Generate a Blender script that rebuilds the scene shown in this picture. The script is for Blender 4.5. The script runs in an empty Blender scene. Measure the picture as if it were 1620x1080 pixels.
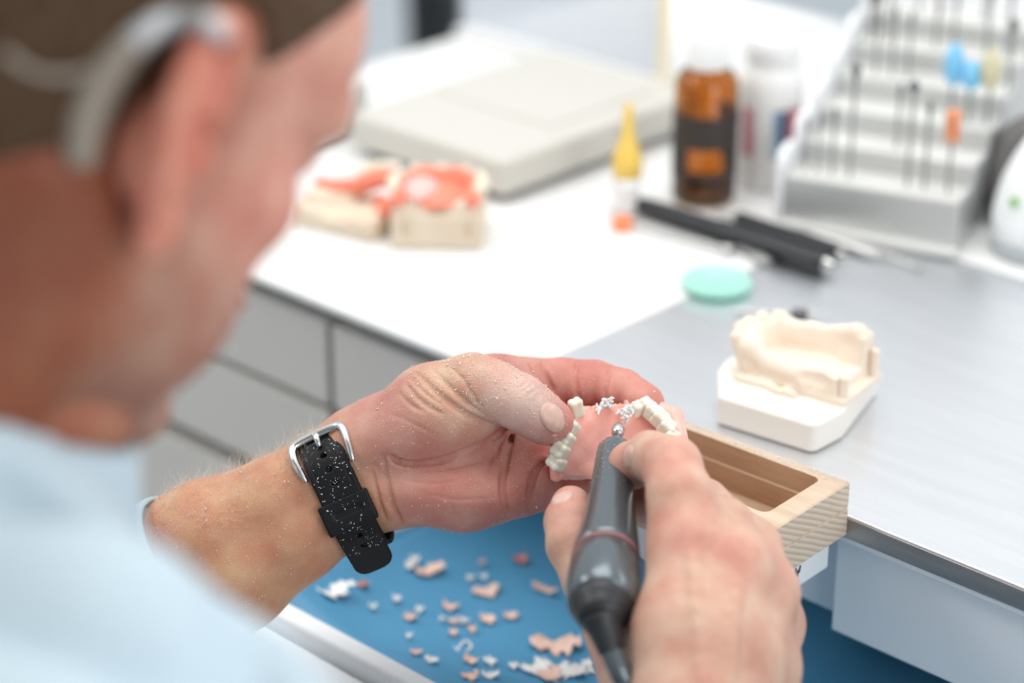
import bpy, bmesh, math, random
import numpy as np
from mathutils import Vector, Matrix, Quaternion, noise as mnoise

R = math.radians
scn = bpy.context.scene
col = scn.collection
PI = math.pi

# ------------------------------------------------------------------ camera
FPX = 3600.0                    # focal length in pixels of the 1620 px wide frame (80 mm lens)
PITCH = R(24.5)
AZ = R(133.44)
BENCH = 0.78                    # bench top height
fwd = np.array([math.cos(AZ)*math.cos(PITCH), math.sin(AZ)*math.cos(PITCH), -math.sin(PITCH)])
rgt = np.array([math.sin(AZ), -math.cos(AZ), 0.0])
upv = np.cross(rgt, fwd)
CAM = np.array([0.50125, -0.74781, 1.27])
cd = bpy.data.cameras.new('camera'); cam = bpy.data.objects.new('camera', cd); col.objects.link(cam)
cam.matrix_world = Matrix(((rgt[0], upv[0], -fwd[0], CAM[0]), (rgt[1], upv[1], -fwd[1], CAM[1]),
                           (rgt[2], upv[2], -fwd[2], CAM[2]), (0, 0, 0, 1)))
cd.sensor_width = 36; cd.lens = 80; cd.clip_start = 0.02
cd.dof.use_dof = True; cd.dof.focus_distance = 0.985; cd.dof.aperture_fstop = 3.4
cd.dof.aperture_blades = 0
scn.camera = cam

# ------------------------------------------------------------------ world, lights, exposure
w = bpy.data.worlds.new('world'); scn.world = w; w.use_nodes = True
bg = w.node_tree.nodes['Background']; bg.inputs[0].default_value = (0.91, 0.955, 1.0, 1); bg.inputs[1].default_value = 0.66
def area(name, loc, target, sx, sy, power, colr):
    l = bpy.data.lights.new(name, 'AREA'); l.shape = 'RECTANGLE'; l.size = sx; l.size_y = sy
    l.energy = power; l.color = colr
    o = bpy.data.objects.new(name, l); col.objects.link(o); o.location = loc
    o.rotation_euler = (Vector(target)-Vector(loc)).to_track_quat('-Z', 'Y').to_euler()
    return o
area('window_daylight', (0.75, 2.1, 1.95), (-0.1, 0.0, 0.8), 2.2, 1.3, 44, (1.0, 0.99, 0.97))
area('overhead_area_light', (-0.35, 0.10, 2.35), (-0.2, 0.0, 0.8), 1.2, 1.2, 13, (1.0, 0.98, 0.95))
area('side_window_daylight', (2.0, -0.75, 1.5), (0.0, 0.0, 0.72), 1.0, 1.0, 12, (0.97, 0.99, 1.0))
area('overhead_area_light', (-1.5, -1.35, 2.35), (-0.1, 0.0, 0.7), 1.2, 0.6, 12, (1.0, 0.98, 0.95))  # added fill from overhead, placed to brighten drawers and fascia but spare the neck
scn.view_settings.view_transform = 'Standard'; scn.view_settings.look = 'None'
scn.view_settings.gamma = 1.0; scn.view_settings.use_curve_mapping = False
scn.view_settings.exposure = 0.47
scn.cycles.use_denoising = True

# ------------------------------------------------------------------ helpers
def ray(px, py): return fwd + rgt*(px-810)/FPX - upv*(py-540)/FPX
def P(px, py, d):                       # a point of the frame at depth d (metres)
    return CAM + ray(px, py)*d
def G(px, py, z=BENCH):                 # a point of the frame on a level plane
    r = ray(px, py); return CAM + r*((z-CAM[2])/r[2])
def Yp(px, py, y):
    r = ray(px, py); return CAM + r*((y-CAM[1])/r[1])

def tag(o, label=None, cat=None, group=None, kind=None):
    if label: o['label'] = label
    if cat: o['category'] = cat
    if group: o['group'] = group
    if kind: o['kind'] = kind
    return o
def thing(name, label, cat, loc=(0, 0, 0), rz=0.0, group=None):
    o = bpy.data.objects.new(name, None); col.objects.link(o)
    o.location = loc; o.rotation_euler = (0, 0, rz); o.empty_display_size = 0.02
    return tag(o, label, cat, group)
def link(name, me, m, parent=None, smooth=True, local=False):
    o = bpy.data.objects.new(name, me); col.objects.link(o)
    if m is not None: me.materials.append(m)
    if smooth: me.polygons.foreach_set('use_smooth', [True]*len(me.polygons))
    if parent is not None:
        o.parent = parent
        if not local:
            bpy.context.view_layer.update()
            o.matrix_parent_inverse = parent.matrix_world.inverted()
    return o
def mesh_np(name, V, Fq):
    me = bpy.data.meshes.new(name)
    V = np.asarray(V, dtype=np.float32); Fq = np.asarray(Fq, dtype=np.int32)
    n = Fq.shape[1]
    me.vertices.add(len(V)); me.vertices.foreach_set('co', V.ravel())
    me.loops.add(Fq.size); me.loops.foreach_set('vertex_index', Fq.ravel())
    me.polygons.add(len(Fq)); me.polygons.foreach_set('loop_start', np.arange(0, Fq.size, n, dtype=np.int32))
    me.polygons.foreach_set('loop_total', np.full(len(Fq), n, dtype=np.int32))
    me.update(calc_edges=True); me.validate()
    return me
def bm_obj(name, bm, m, parent=None, smooth=False, bevel=0.0, seg=2, local=True, auto=True):
    me = bpy.data.meshes.new(name)
    bmesh.ops.recalc_face_normals(bm, faces=bm.faces)
    bm.to_mesh(me); bm.free()
    o = link(name, me, m, parent, smooth, local)
    if bevel > 0:
        b = o.modifiers.new('bevel', 'BEVEL'); b.width = bevel; b.segments = seg; b.limit_method = 'ANGLE'
        b.angle_limit = R(35)
        me.polygons.foreach_set('use_smooth', [True]*len(me.polygons))
        wn = o.modifiers.new('wn', 'WEIGHTED_NORMAL')
    return o
def box(bm, c, s, rz=0.0, M=None):
    vs = []
    for dx in (-.5, .5):
        for dy in (-.5, .5):
            for dz in (-.5, .5):
                v = Vector((dx*s[0], dy*s[1], dz*s[2]))
                if M is not None: v = M @ v
                elif rz: v = Matrix.Rotation(rz, 3, 'Z') @ v
                vs.append(bm.verts.new(v+Vector(c)))
    for f in ((0,1,3,2), (4,6,7,5), (0,4,5,1), (2,3,7,6), (0,2,6,4), (1,5,7,3)):
        bm.faces.new([vs[i] for i in f])
def prism(bm, poly, z0, z1):            # poly: list of (x, y)
    a = [bm.verts.new((x, y, z0)) for x, y in poly]; b = [bm.verts.new((x, y, z1)) for x, y in poly]
    n = len(poly)
    bm.faces.new(a[::-1]); bm.faces.new(b)
    for i in range(n): bm.faces.new((a[i], a[(i+1) % n], b[(i+1) % n], b[i]))
def lathe(bm, prof, n=40, M=None, cap=True):   # prof: list of (r, z)
    rings = []
    for r, z in prof:
        ring = []
        for k in range(n):
            a = 2*PI*k/n; v = Vector((r*math.cos(a), r*math.sin(a), z))
            if M is not None: v = M @ v
            ring.append(bm.verts.new(v))
        rings.append(ring)
    for i in range(len(rings)-1):
        for k in range(n):
            bm.faces.new((rings[i][k], rings[i][(k+1) % n], rings[i+1][(k+1) % n], rings[i+1][k]))
    if cap:
        bm.faces.new(rings[0][::-1]); bm.faces.new(rings[-1])
def axisM(a, b):                        # matrix whose z axis runs from a to b, origin at a
    a = Vector(a); d = Vector(b)-a
    return Matrix.Translation(a) @ d.to_track_quat('Z', 'Y').to_matrix().to_4x4()
def tube(bm, pts, rad, n=12, cap=True, flat=None):
    pts = [Vector(p) for p in pts]; rings = []
    if not hasattr(rad, '__len__'): rad = [rad]*len(pts)
    t0 = (pts[1]-pts[0]).normalized(); up = Vector((0, 0, 1)) if abs(t0.z) < .9 else Vector((1, 0, 0))
    nx = t0.cross(up).normalized()
    for i, p in enumerate(pts):
        t = (pts[min(i+1, len(pts)-1)]-pts[max(i-1, 0)]).normalized()
        nx = (nx-t*nx.dot(t)).normalized(); ny = t.cross(nx)
        rings.append([bm.verts.new(p+rad[i]*(nx*math.cos(2*PI*k/n)+ny*math.sin(2*PI*k/n))) for k in range(n)])
    for i in range(len(rings)-1):
        for k in range(n):
            bm.faces.new((rings[i][k], rings[i][(k+1) % n], rings[i+1][(k+1) % n], rings[i+1][k]))
    if cap: bm.faces.new(rings[0][::-1]); bm.faces.new(rings[-1])
def spline(pts, n=8):                   # Catmull-Rom through the points
    pts = [np.array(p, float) for p in pts]; q = [2*pts[0]-pts[1]]+pts+[2*pts[-1]-pts[-2]]; out = []
    for i in range(1, len(q)-2):
        for k in range(n):
            t = k/n; a, b, c, d = q[i-1], q[i], q[i+1], q[i+2]
            out.append(.5*((2*b)+(-a+c)*t+(2*a-5*b+4*c-d)*t*t+(-a+3*b-3*c+d)*t**3))
    out.append(pts[-1]); return out

# ------------------------------------------------------------------ materials
def mat(name, c, rough=.5, metal=0., c2=None, nscale=8., bump=0., bscale=60., sss=0., sssr=(1, .3, .15), alpha=1.,
        trans=0., spec=None, coat=0., stretch=None, detail=4., ior=None, lo=.35, hi=.65):
    m = bpy.data.materials.new(name); m.use_nodes = True
    nt = m.node_tree; b = nt.nodes['Principled BSDF']
    b.inputs['Base Color'].default_value = (*c, 1); b.inputs['Roughness'].default_value = rough
    b.inputs['Metallic'].default_value = metal
    if sss: b.inputs['Subsurface Weight'].default_value = sss; b.inputs['Subsurface Radius'].default_value = sssr; b.inputs['Subsurface Scale'].default_value = .006
    if trans: b.inputs['Transmission Weight'].default_value = trans
    if ior: b.inputs['IOR'].default_value = ior
    if alpha < 1: b.inputs['Alpha'].default_value = alpha
    if spec is not None: b.inputs['Specular IOR Level'].default_value = spec
    if coat: b.inputs['Coat Weight'].default_value = coat
    tc = nt.nodes.new('ShaderNodeTexCoord'); vec = tc.outputs['Object']
    if stretch:
        mp = nt.nodes.new('ShaderNodeMapping'); mp.inputs['Scale'].default_value = stretch
        nt.links.new(vec, mp.inputs[0]); vec = mp.outputs[0]
    if c2:
        n = nt.nodes.new('ShaderNodeTexNoise'); n.inputs['Scale'].default_value = nscale; n.inputs['Detail'].default_value = detail
        nt.links.new(vec, n.inputs['Vector'])
        cr = nt.nodes.new('ShaderNodeValToRGB'); cr.color_ramp.elements[0].position = lo; cr.color_ramp.elements[1].position = hi
        cr.color_ramp.elements[0].color = (*c, 1); cr.color_ramp.elements[1].color = (*c2, 1)
        nt.links.new(n.outputs[0], cr.inputs[0]); nt.links.new(cr.outputs[0], b.inputs['Base Color'])
    if bump:
        n2 = nt.nodes.new('ShaderNodeTexNoise'); n2.inputs['Scale'].default_value = bscale; n2.inputs['Detail'].default_value = 6
        nt.links.new(vec, n2.inputs['Vector'])
        bp = nt.nodes.new('ShaderNodeBump'); bp.inputs['Strength'].default_value = bump; bp.inputs['Distance'].default_value = .001
        nt.links.new(n2.outputs[0], bp.inputs['Height']); nt.links.new(bp.outputs[0], b.inputs['Normal'])
    return m
M_white = mat('white_laminate', (.82, .82, .81), .35)
M_steel = mat('brushed_steel', (.74, .76, .79), .40, 1., c2=(.78, .80, .83), nscale=12, stretch=(1, 10, 1))
M_steel_edge = mat('steel_edge', (.33, .315, .30), .42, 1., c2=(.40, .385, .37), nscale=25, stretch=(1, 1, 8))
M_fascia = mat('pale_blue_painted_metal', (.90, .92, .93), .42, 0., c2=(.91, .93, .94), nscale=6)
M_drawer = mat('grey_drawer_front', (.62, .60, .57), .5)
M_dark = mat('dark_gap', (.12, .12, .12), .8)
M_rail = mat('grey_rail', (.42, .41, .40), .5)
M_blue = mat('blue_leather', (.07, .27, .46), .5, 0., c2=(.085, .30, .50), nscale=9, bump=.35, bscale=600)
M_tray = mat('tray_white_plastic', (.86, .88, .90), .4, bump=.1, bscale=300)
M_beige = mat('device_beige', (.62, .60, .55), .5)
M_plaster = mat('white_plaster', (.83, .79, .73), .75, bump=.12, bscale=700)
M_plaster_pink = mat('ivory_plaster', (.84, .72, .59), .7, bump=.25, bscale=500, c2=(.88, .77, .65), nscale=60, sss=.1)
M_plaster_old = mat('yellowish_plaster', (.78, .67, .53), .75, c2=(.72, .60, .46), nscale=50, bump=.1)
M_wax = mat('pink_wax', (.86, .27, .17), .35, c2=(.80, .22, .14), nscale=40, sss=.3)
M_wax_light = mat('light_pink_wax', (.92, .52, .48), .35, sss=.3)
M_black = mat('black_plastic', (.012, .014, .018), .35)
M_steelrod = mat('tool_steel', (.55, .55, .54), .28, 1.)
M_darkrod = mat('dark_steel', (.16, .16, .165), .4, .9)
M_mint = mat('mint_green_plastic', (.40, .76, .64), .4, sss=.2)
M_mint.node_tree.nodes['Principled BSDF'].inputs['Subsurface Radius'].default_value = (.4, 1, .7)

# ------------------------------------------------------------------ the setting
def st(name, boxes, m, bevel=0.0, label=None):
    bm = bmesh.new()
    for c, s in boxes: box(bm, c, s)
    o = bm_obj(name, bm, m, bevel=bevel); o['kind'] = 'structure'
    return o
M_floor = mat('floor_vinyl', (.52, .57, .60), .4, c2=(.58, .62, .65), nscale=3)
M_wall = mat('wall_paint', (.88, .89, .90), .8)
st('floor', [((0, .5, -.02), (7, 7, .04))], M_floor)
def ring_wall(name, c, s): return st(name, [(c, s)], M_wall)
ring_wall('wall_back', (0, 3.9, 1.3), (7, .1, 2.6))
ring_wall('wall_left', (-3.5, .5, 1.3), (.1, 6.9, 2.6))
M_wall_grey = mat('grey_wall_paint', (.60, .59, .58), .85)
st('wall_front', [((-.4, -2.6, 1.4), (6.3, .1, 2.8))], M_wall_grey)
st('wall_right', [((2.7, -1.4, 1.4), (.1, 2.4, 2.8))], M_wall_grey)
st('ceiling', [((-.4, -1.75, 2.82), (6.3, 1.8, .05))], M_wall_grey)

# ------------------------------------------------------------------ workbench
SX = -0.208                              # where the steel sheet ends
wb = thing('workbench', 'white dental workbench with drawers on the left and a brushed steel top on the right', 'workbench', (0, 0, 0))
bm = bmesh.new(); box(bm, ((-0.64+SX)/2-.0005, .31, BENCH-.0025), (SX+.64-.001, .62, .005)); box(bm, (.4, .33, BENCH-.012), (1.2, .58, .018))
bm_obj('countertop', bm, M_white, wb, bevel=.0015)
bm = bmesh.new(); box(bm, ((SX+1.0)/2, .3105, BENCH-.0015), (1.0-SX, .621, .003))
bm_obj('steel_sheet', bm, M_steel, wb, bevel=.0008)
# front lip face of the sheet (a duller folded edge)
bm = bmesh.new(); box(bm, ((SX+1.0)/2, .0012, BENCH-.0063), (1.0-SX, .003, .0100))
bm_obj('folded_steel_edge', bm, M_steel_edge, wb, bevel=.0006)
# under-bench frame carcass
bm = bmesh.new(); box(bm, (-.424, .3235, .7645), (.430, .585, .0205)); bm_obj('top_rail', bm, M_rail, wb, bevel=.001)
bm = bmesh.new()
box(bm, (-.455, .33, .744), (.385, .56, .018)); box(bm, (-.455, .33, .38), (.385, .56, .705)); box(bm, (-.64+.01, .31, .38), (.02, .6, .76))
bm_obj('carcass', bm, M_dark, wb)
# drawers: two columns left of the opening
zs = [(.7055, .757), (.646, .7005), (.50, .635), (.30, .495), (.06, .295)]
for ci, (xa, xb) in enumerate(((-.628, -.3655), (-.3605, -.262))):
    for z0, z1 in zs:
        bm = bmesh.new(); box(bm, ((xa+xb)/2, .026, (z0+z1)/2), (xb-xa, .018, z1-z0))
        bm_obj('drawer', bm, M_drawer, wb, bevel=.001)
# fascia under the steel to the right of the opening
bm = bmesh.new(); box(bm, (.49, .026, .734), (1.02, .012, .060))
bm_obj('fascia_panel', bm, M_fascia, wb, bevel=.0012)
bm = bmesh.new(); box(bm, (.49, .0120, .7655), (1.02, .016, .0045))
bm_obj('fascia_rail', bm, M_fascia, wb, bevel=.001)
bm = bmesh.new(); box(bm, (-.048, .036, .731), (.05, .010, .050))
bm_obj('fascia_end_panel', bm, M_fascia, wb, bevel=.001)
bm = bmesh.new(); box(bm, (.6, .33, .38), (.03, .56, .74)); box(bm, (.98, .33, .38), (.03, .56, .74)); box(bm, (.3, .60, .42), (1.36, .02, .68))
bm_obj('support_panel', bm, M_white, wb)

# backsplash panel behind the bench
bm = bmesh.new(); box(bm, (.27, .64, .72), (1.42, .02, 1.42))
o = bm_obj('trim_1', bm, M_wall, None, bevel=.003); o['kind'] = 'structure'

# catch tray with blue leather under the opening
tr = thing('catch_drawer', 'pulled out white drawer lined with blue leather, full of pink and white shavings', 'drawer', (0, 0, 0))
TF = -.135                                # front of the tray
bm = bmesh.new()
nx, ny = 60, 30; x0, x1, y0, y1 = -.255, .17, TF+.004, .42
g = [[None]*(ny+1) for _ in range(nx+1)]
for i in range(nx+1):
    for j in range(ny+1):
        x = x0+(x1-x0)*i/nx; y = y0+(y1-y0)*j/ny
        u = (x-x0)/(x1-x0); v = (y-y0)/(y1-y0)
        z = .668+.022*max(0, 1-v*5)**2+.02*max(0, 1-u*7)**2+.02*max(0, 1-(1-u)*7)**2+.0015*math.sin(x*31+2)*math.sin(y*22)
        g[i][j] = bm.verts.new((x, y, z))
for i in range(nx):
    for j in range(ny): bm.faces.new((g[i][j], g[i+1][j], g[i+1][j+1], g[i][j+1]))
ol = bm_obj('leather_lining', bm, M_blue, tr, smooth=True)
so = ol.modifiers.new('s', 'SOLIDIFY'); so.thickness = .0015; so.offset = -1
bm = bmesh.new()
box(bm, ((x0+x1)/2, TF-.003, .688), (x1-x0+.02, .012, .022))
bm_obj('front_rim', bm, M_tray, tr, bevel=.003, seg=3)
bm = bmesh.new(); box(bm, ((x0+x1)/2, TF-.040, .680), (x1-x0+.03, .058, .020)); 
bm_obj('front_ledge', bm, M_tray, tr, bevel=.002, seg=3)
bm = bmesh.new(); box(bm, (x0-.004, (y0+y1)/2, .683), (.006, y1-y0, .03)); bm_obj('side_wall', bm, M_tray, tr, bevel=.001)
bm = bmesh.new(); box(bm, (x1+.004, (y0+y1)/2, .683), (.006, y1-y0, .03)); bm_obj('side_wall', bm, M_tray, tr, bevel=.001)
bm = bmesh.new(); box(bm, ((x0+x1)/2, (y0+y1)/2, .655), (x1-x0+.01, y1-y0+.01, .006)); bm_obj('drawer_bottom', bm, M_tray, tr)

# ------------------------------------------------------------------ implicit-surface modelling
class Field:
    """signed distance grid; units follow the caller, axes may be any orthonormal frame"""
    def __init__(s, lo, hi, h, far=None):
        s.lo = np.array(lo, float); s.h = h; s.far = far or 12*h
        s.n = np.maximum(4, np.ceil((np.array(hi, float)-s.lo)/h).astype(int)+1)
        s.D = np.full(s.n, s.far, np.float32)
    def sub(s, a, b):
        i0 = np.clip(np.floor((np.array(a)-s.lo)/s.h).astype(int), 0, s.n); i1 = np.clip(np.ceil((np.array(b)-s.lo)/s.h).astype(int)+1, 0, s.n)
        if np.any(i1 <= i0): return None, None
        ax = [np.arange(i0[k], i1[k], dtype=np.float32)*s.h+s.lo[k] for k in range(3)]
        X = np.meshgrid(*ax, indexing='ij', sparse=True)
        return tuple(slice(i0[k], i1[k]) for k in range(3)), X
    def put(s, sl, d, k, op):
        D = s.D[sl]; d = d.astype(np.float32)
        if op == 'add':
            if k > 0:
                hh = np.clip(.5+.5*(D-d)/k, 0, 1); s.D[sl] = D+(d-D)*hh-k*hh*(1-hh)
            else: s.D[sl] = np.minimum(D, d)
        else:
            if k > 0:
                hh = np.clip(.5-.5*(D+d)/k, 0, 1); s.D[sl] = D+(-d-D)*hh+k*hh*(1-hh)
            else: s.D[sl] = np.maximum(D, -d)
    def cone(s, a, b, ra, rb, k=0., op='add', m=None):
        a = np.array(a, float); b = np.array(b, float); pad = max(ra, rb)+k+4*s.h
        sl, X = s.sub(np.minimum(a, b)-pad, np.maximum(a, b)+pad)
        if sl is None: return
        d = b-a; L2 = max(float(d@d), 1e-12)
        t = np.clip(((X[0]-a[0])*d[0]+(X[1]-a[1])*d[1]+(X[2]-a[2])*d[2])/L2, 0, 1)
        q = np.sqrt((X[0]-a[0]-t*d[0])**2+(X[1]-a[1]-t*d[1])**2+(X[2]-a[2]-t*d[2])**2)
        s.put(sl, q-(ra+(rb-ra)*t), k, op)
    def chain(s, pts, rad, k=0., op='add', k0=None):
        for i in range(len(pts)-1):
            s.cone(pts[i], pts[i+1], rad[i], rad[i+1], (k0 if (i == 0 and k0 is not None) else k), op)
    def ell(s, c, r, Rm=None, k=0., op='add'):
        c = np.array(c, float); r = np.array(r, float)
        ext = r if Rm is None else np.sqrt(((np.array(Rm)*r)**2).sum(1))
        pad = k+4*s.h
        sl, X = s.sub(c-ext-pad, c+ext+pad)
        if sl is None: return
        x = [X[0]-c[0], X[1]-c[1], X[2]-c[2]]
        if Rm is not None:
            Rm = np.array(Rm); x = [x[0]*Rm[0, j]+x[1]*Rm[1, j]+x[2]*Rm[2, j] for j in range(3)]
        k0 = np.sqrt((x[0]/r[0])**2+(x[1]/r[1])**2+(x[2]/r[2])**2)
        k1 = np.sqrt((x[0]/r[0]**2)**2+(x[1]/r[1]**2)**2+(x[2]/r[2]**2)**2)
        s.put(sl, k0*(k0-1)/np.maximum(k1, 1e-6), k, op)
    def rbox(s, c, r, Rm=None, rd=0., k=0., op='add'):
        c = np.array(c, float); r = np.array(r, float); Rm = np.eye(3) if Rm is None else np.array(Rm)
        ext = np.abs(Rm) @ r; pad = k+4*s.h
        sl, X = s.sub(c-ext-pad, c+ext+pad)
        if sl is None: return
        x = [X[0]-c[0], X[1]-c[1], X[2]-c[2]]
        x = [np.abs(x[0]*Rm[0, j]+x[1]*Rm[1, j]+x[2]*Rm[2, j])-r[j]+rd for j in range(3)]
        o = np.sqrt(sum(np.maximum(v, 0)**2 for v in x)); i = np.minimum(np.maximum(np.maximum(x[0], x[1]), x[2]), 0)
        s.put(sl, o+i-rd, k, op)
    def plane_cut(s, p, n, k=0.):       # remove the side the normal points to
        n = np.array(n, float); n /= np.linalg.norm(n)
        X = [np.arange(s.n[j], dtype=np.float32)*s.h+s.lo[j] for j in range(3)]; X = np.meshgrid(*X, indexing='ij', sparse=True)
        d = (X[0]-p[0])*n[0]+(X[1]-p[1])*n[1]+(X[2]-p[2])*n[2]
        s.put(tuple(slice(0, q) for q in s.n), -d, k, 'cut')
    def sample(s, p):
        q = (np.array(p)-s.lo)/s.h; i = np.floor(q).astype(int)
        if np.any(i < 0) or np.any(i >= s.n-1): return s.far
        f = q-i; D = s.D[i[0]:i[0]+2, i[1]:i[1]+2, i[2]:i[2]+2]
        D = D[0]*(1-f[0])+D[1]*f[0]; D = D[0]*(1-f[1])+D[1]*f[1]; return float(D[0]*(1-f[2])+D[1]*f[2])
    def hit(s, o, d, t0, t1):           # first crossing along a ray
        t = t0
        while t < t1:
            v = s.sample(np.array(o)+np.array(d)*t)
            if v < 0: return np.array(o)+np.array(d)*t
            t += max(.4*s.h, .6*abs(v))
        return None
    def blur(s, it=1):
        for _ in range(it):
            for a in range(3):
                D = s.D; E = D.copy()
                sa = [slice(None)]*3; sb = [slice(None)]*3; sc_ = [slice(None)]*3
                sa[a] = slice(0, -2); sb[a] = slice(1, -1); sc_[a] = slice(2, None)
                E[tuple(sb)] = .25*D[tuple(sa)]+.5*D[tuple(sb)]+.25*D[tuple(sc_)]; s.D = E
    def mesh(s):
        D = s.D; n = s.n
        S = D < 0
        c = np.zeros(n-1, np.int8)
        for i in (0, 1):
            for j in (0, 1):
                for k in (0, 1): c += S[i:n[0]-1+i, j:n[1]-1+j, k:n[2]-1+k]
        act = np.argwhere((c > 0) & (c < 8)); idx = np.full(n-1, -1, np.int32)
        idx[act[:, 0], act[:, 1], act[:, 2]] = np.arange(len(act))
        acc = np.zeros((len(act), 3)); cnt = np.zeros(len(act))
        for a in range(3):
            o = [q for q in range(3) if q != a]
            for u in (0, 1):
                for v in (0, 1):
                    p = act.copy(); p[:, o[0]] += u; p[:, o[1]] += v
                    q = p.copy(); q[:, a] += 1
                    d0 = D[p[:, 0], p[:, 1], p[:, 2]]; d1 = D[q[:, 0], q[:, 1], q[:, 2]]
                    m = (d0 < 0) != (d1 < 0); t = np.where(m, d0/np.where(m, d0-d1, 1), 0)
                    pos = p.astype(float); pos[:, a] += t
                    acc[m] += (pos-0)[m]; cnt[m] += 1
        V = acc/cnt[:, None]*s.h+s.lo
        quads = []
        for a in range(3):
            b, cc = (a+1) % 3, (a+2) % 3
            sl0 = [slice(0, n[q]) for q in range(3)]; sl1 = list(sl0)
            sl0[a] = slice(0, n[a]-1); sl1[a] = slice(1, n[a])
            A = S[tuple(sl0)]; B = S[tuple(sl1)]
            for flip, m in ((False, A & ~B), (True, ~A & B)):
                e = np.argwhere(m)
                e = e[(e[:, b] > 0) & (e[:, cc] > 0) & (e[:, b] < n[b]-1) & (e[:, cc] < n[cc]-1)]
                if not len(e): continue
                def at(db, dc):
                    p = e.copy(); p[:, b] -= db; p[:, cc] -= dc; return idx[p[:, 0], p[:, 1], p[:, 2]]
                q = np.stack([at(1, 1), at(0, 1), at(0, 0), at(1, 0)], 1)
                quads.append(q[:, ::-1] if flip else q)
        Q = np.concatenate(quads); Q = Q[(Q >= 0).all(1)]
        return V, Q
def smooth_mesh(V, Q, it=1, lam=.5):
    for _ in range(it):
        A = np.zeros_like(V); n = np.zeros(len(V))
        for a in range(4):
            b = (a+1) % 4
            np.add.at(A, Q[:, a], V[Q[:, b]]); np.add.at(n, Q[:, a], 1)
            np.add.at(A, Q[:, b], V[Q[:, a]]); np.add.at(n, Q[:, b], 1)
        V = V+lam*(A/np.maximum(n, 1)[:, None]-V)
    return V
def rotm(zaxis, xhint):
    z = np.array(zaxis, float); z /= np.linalg.norm(z); x = np.array(xhint, float); x -= z*(x@z); x /= np.linalg.norm(x)
    return np.stack([x, np.cross(z, x), z], 1)

# ------------------------------------------------------------------ wooden bench pin
M_wood = mat('beech_wood', (.66, .53, .40), .65, c2=(.54, .40, .28), nscale=22, stretch=(1, 7, 7), bump=.25, bscale=60)
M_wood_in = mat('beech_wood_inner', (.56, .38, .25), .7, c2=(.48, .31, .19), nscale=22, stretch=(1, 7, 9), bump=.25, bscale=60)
M_wood_end = bpy.data.materials.new('beech_end_grain'); M_wood_end.use_nodes = True
def _grain(m):
    nt = m.node_tree; b = nt.nodes['Principled BSDF']; b.inputs['Roughness'].default_value = .7
    tc = nt.nodes.new('ShaderNodeTexCoord'); mp = nt.nodes.new('ShaderNodeMapping'); mp.inputs['Rotation'].default_value = (R(28), 0, 0)
    wv = nt.nodes.new('ShaderNodeTexWave'); wv.bands_direction = 'Z'; wv.inputs['Scale'].default_value = 115; wv.inputs['Distortion'].default_value = 1.0; wv.inputs['Detail'].default_value = 2
    wv.inputs['Detail Scale'].default_value = .6
    cr = nt.nodes.new('ShaderNodeValToRGB'); cr.color_ramp.elements[0].color = (.54, .43, .33, 1); cr.color_ramp.elements[1].color = (.66, .55, .44, 1)
    cr.color_ramp.elements[0].position = .1; cr.color_ramp.elements[1].position = .55
    nt.links.new(tc.outputs['Object'], mp.inputs[0]); nt.links.new(mp.outputs[0], wv.inputs['Vector']); nt.links.new(wv.outputs[0], cr.inputs[0]); nt.links.new(cr.outputs[0], b.inputs['Base Color'])
    bp = nt.nodes.new('ShaderNodeBump'); bp.inputs['Strength'].default_value = .4; bp.inputs['Distance'].default_value = .0006
    nt.links.new(wv.outputs[0], bp.inputs['Height']); nt.links.new(bp.outputs[0], b.inputs['Normal'])
_grain(M_wood_end)
pin = thing('wooden_bench_pin', 'hollowed wooden bench pin box sticking out from the front edge of the steel bench', 'bench pin', (-.07, -.03, .771), R(2))
def rrect(x0, x1, y0, y1, r, n=6):
    out = []
    for cx, cy, a0 in ((x1-r, y1-r, 0), (x0+r, y1-r, 90), (x0+r, y0+r, 180), (x1-r, y0+r, 270)):
        for k in range(n+1):
            a = R(a0+90*k/n); out.append((cx+r*math.cos(a), cy+r*math.sin(a)))
    return out
bm = bmesh.new()
X0, X1, Y0, Y1, ZT = -.042, .070, -.029, .0275, .0262
outer = rrect(X0, X1, Y0, Y1, .0008); inner = rrect(X0+.009, X1-.011, Y0+.008, Y1-.0065, .004); inner2 = rrect(X0+.0105, X1-.0125, Y0+.0095, Y1-.0080, .0035)
def ringf(a, b):
    n = len(a)
    for i in range(n): bm.faces.new((a[i], a[(i+1) % n], b[(i+1) % n], b[i]))
lv = lambda poly, z: [bm.verts.new((x, y, z)) for x, y in poly]
o0 = lv(outer, 0); o1 = lv(outer, .0128); o1b = lv(rrect(X0+.0006, X1-.0006, Y0+.0006, Y1-.0006, .0008), .0134); o1c = lv(outer, .0140); o2 = lv(outer, ZT-.0006)
o3 = lv(rrect(X0+.0008, X1-.0008, Y0+.0008, Y1-.0008, .0012), ZT)
i0 = lv(inner, ZT); i1 = lv(inner, ZT-.0105); i2 = lv(inner2, ZT-.0108); i3 = lv(inner2, .004)
for a, b in ((o0, o1), (o1, o1b), (o1b, o1c), (o1c, o2), (o2, o3), (o3, i0)): ringf(a, b)
f0 = bm.faces.new(o0[::-1])
nf = len(bm.faces)
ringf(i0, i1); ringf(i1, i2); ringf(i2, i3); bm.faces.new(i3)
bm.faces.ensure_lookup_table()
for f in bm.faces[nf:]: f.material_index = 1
bm.normal_update()
for f in bm.faces[:nf]:
    if abs(f.normal.z) < .5 and abs(f.calc_center_median().x) > .06: f.material_index = 2
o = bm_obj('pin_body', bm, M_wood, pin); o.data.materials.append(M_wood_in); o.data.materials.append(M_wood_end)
br = thing('pin_holder', 'white metal holder under the wooden bench pin with a small grey print', 'bracket', (-.07, -.03, .752), R(2))
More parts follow.
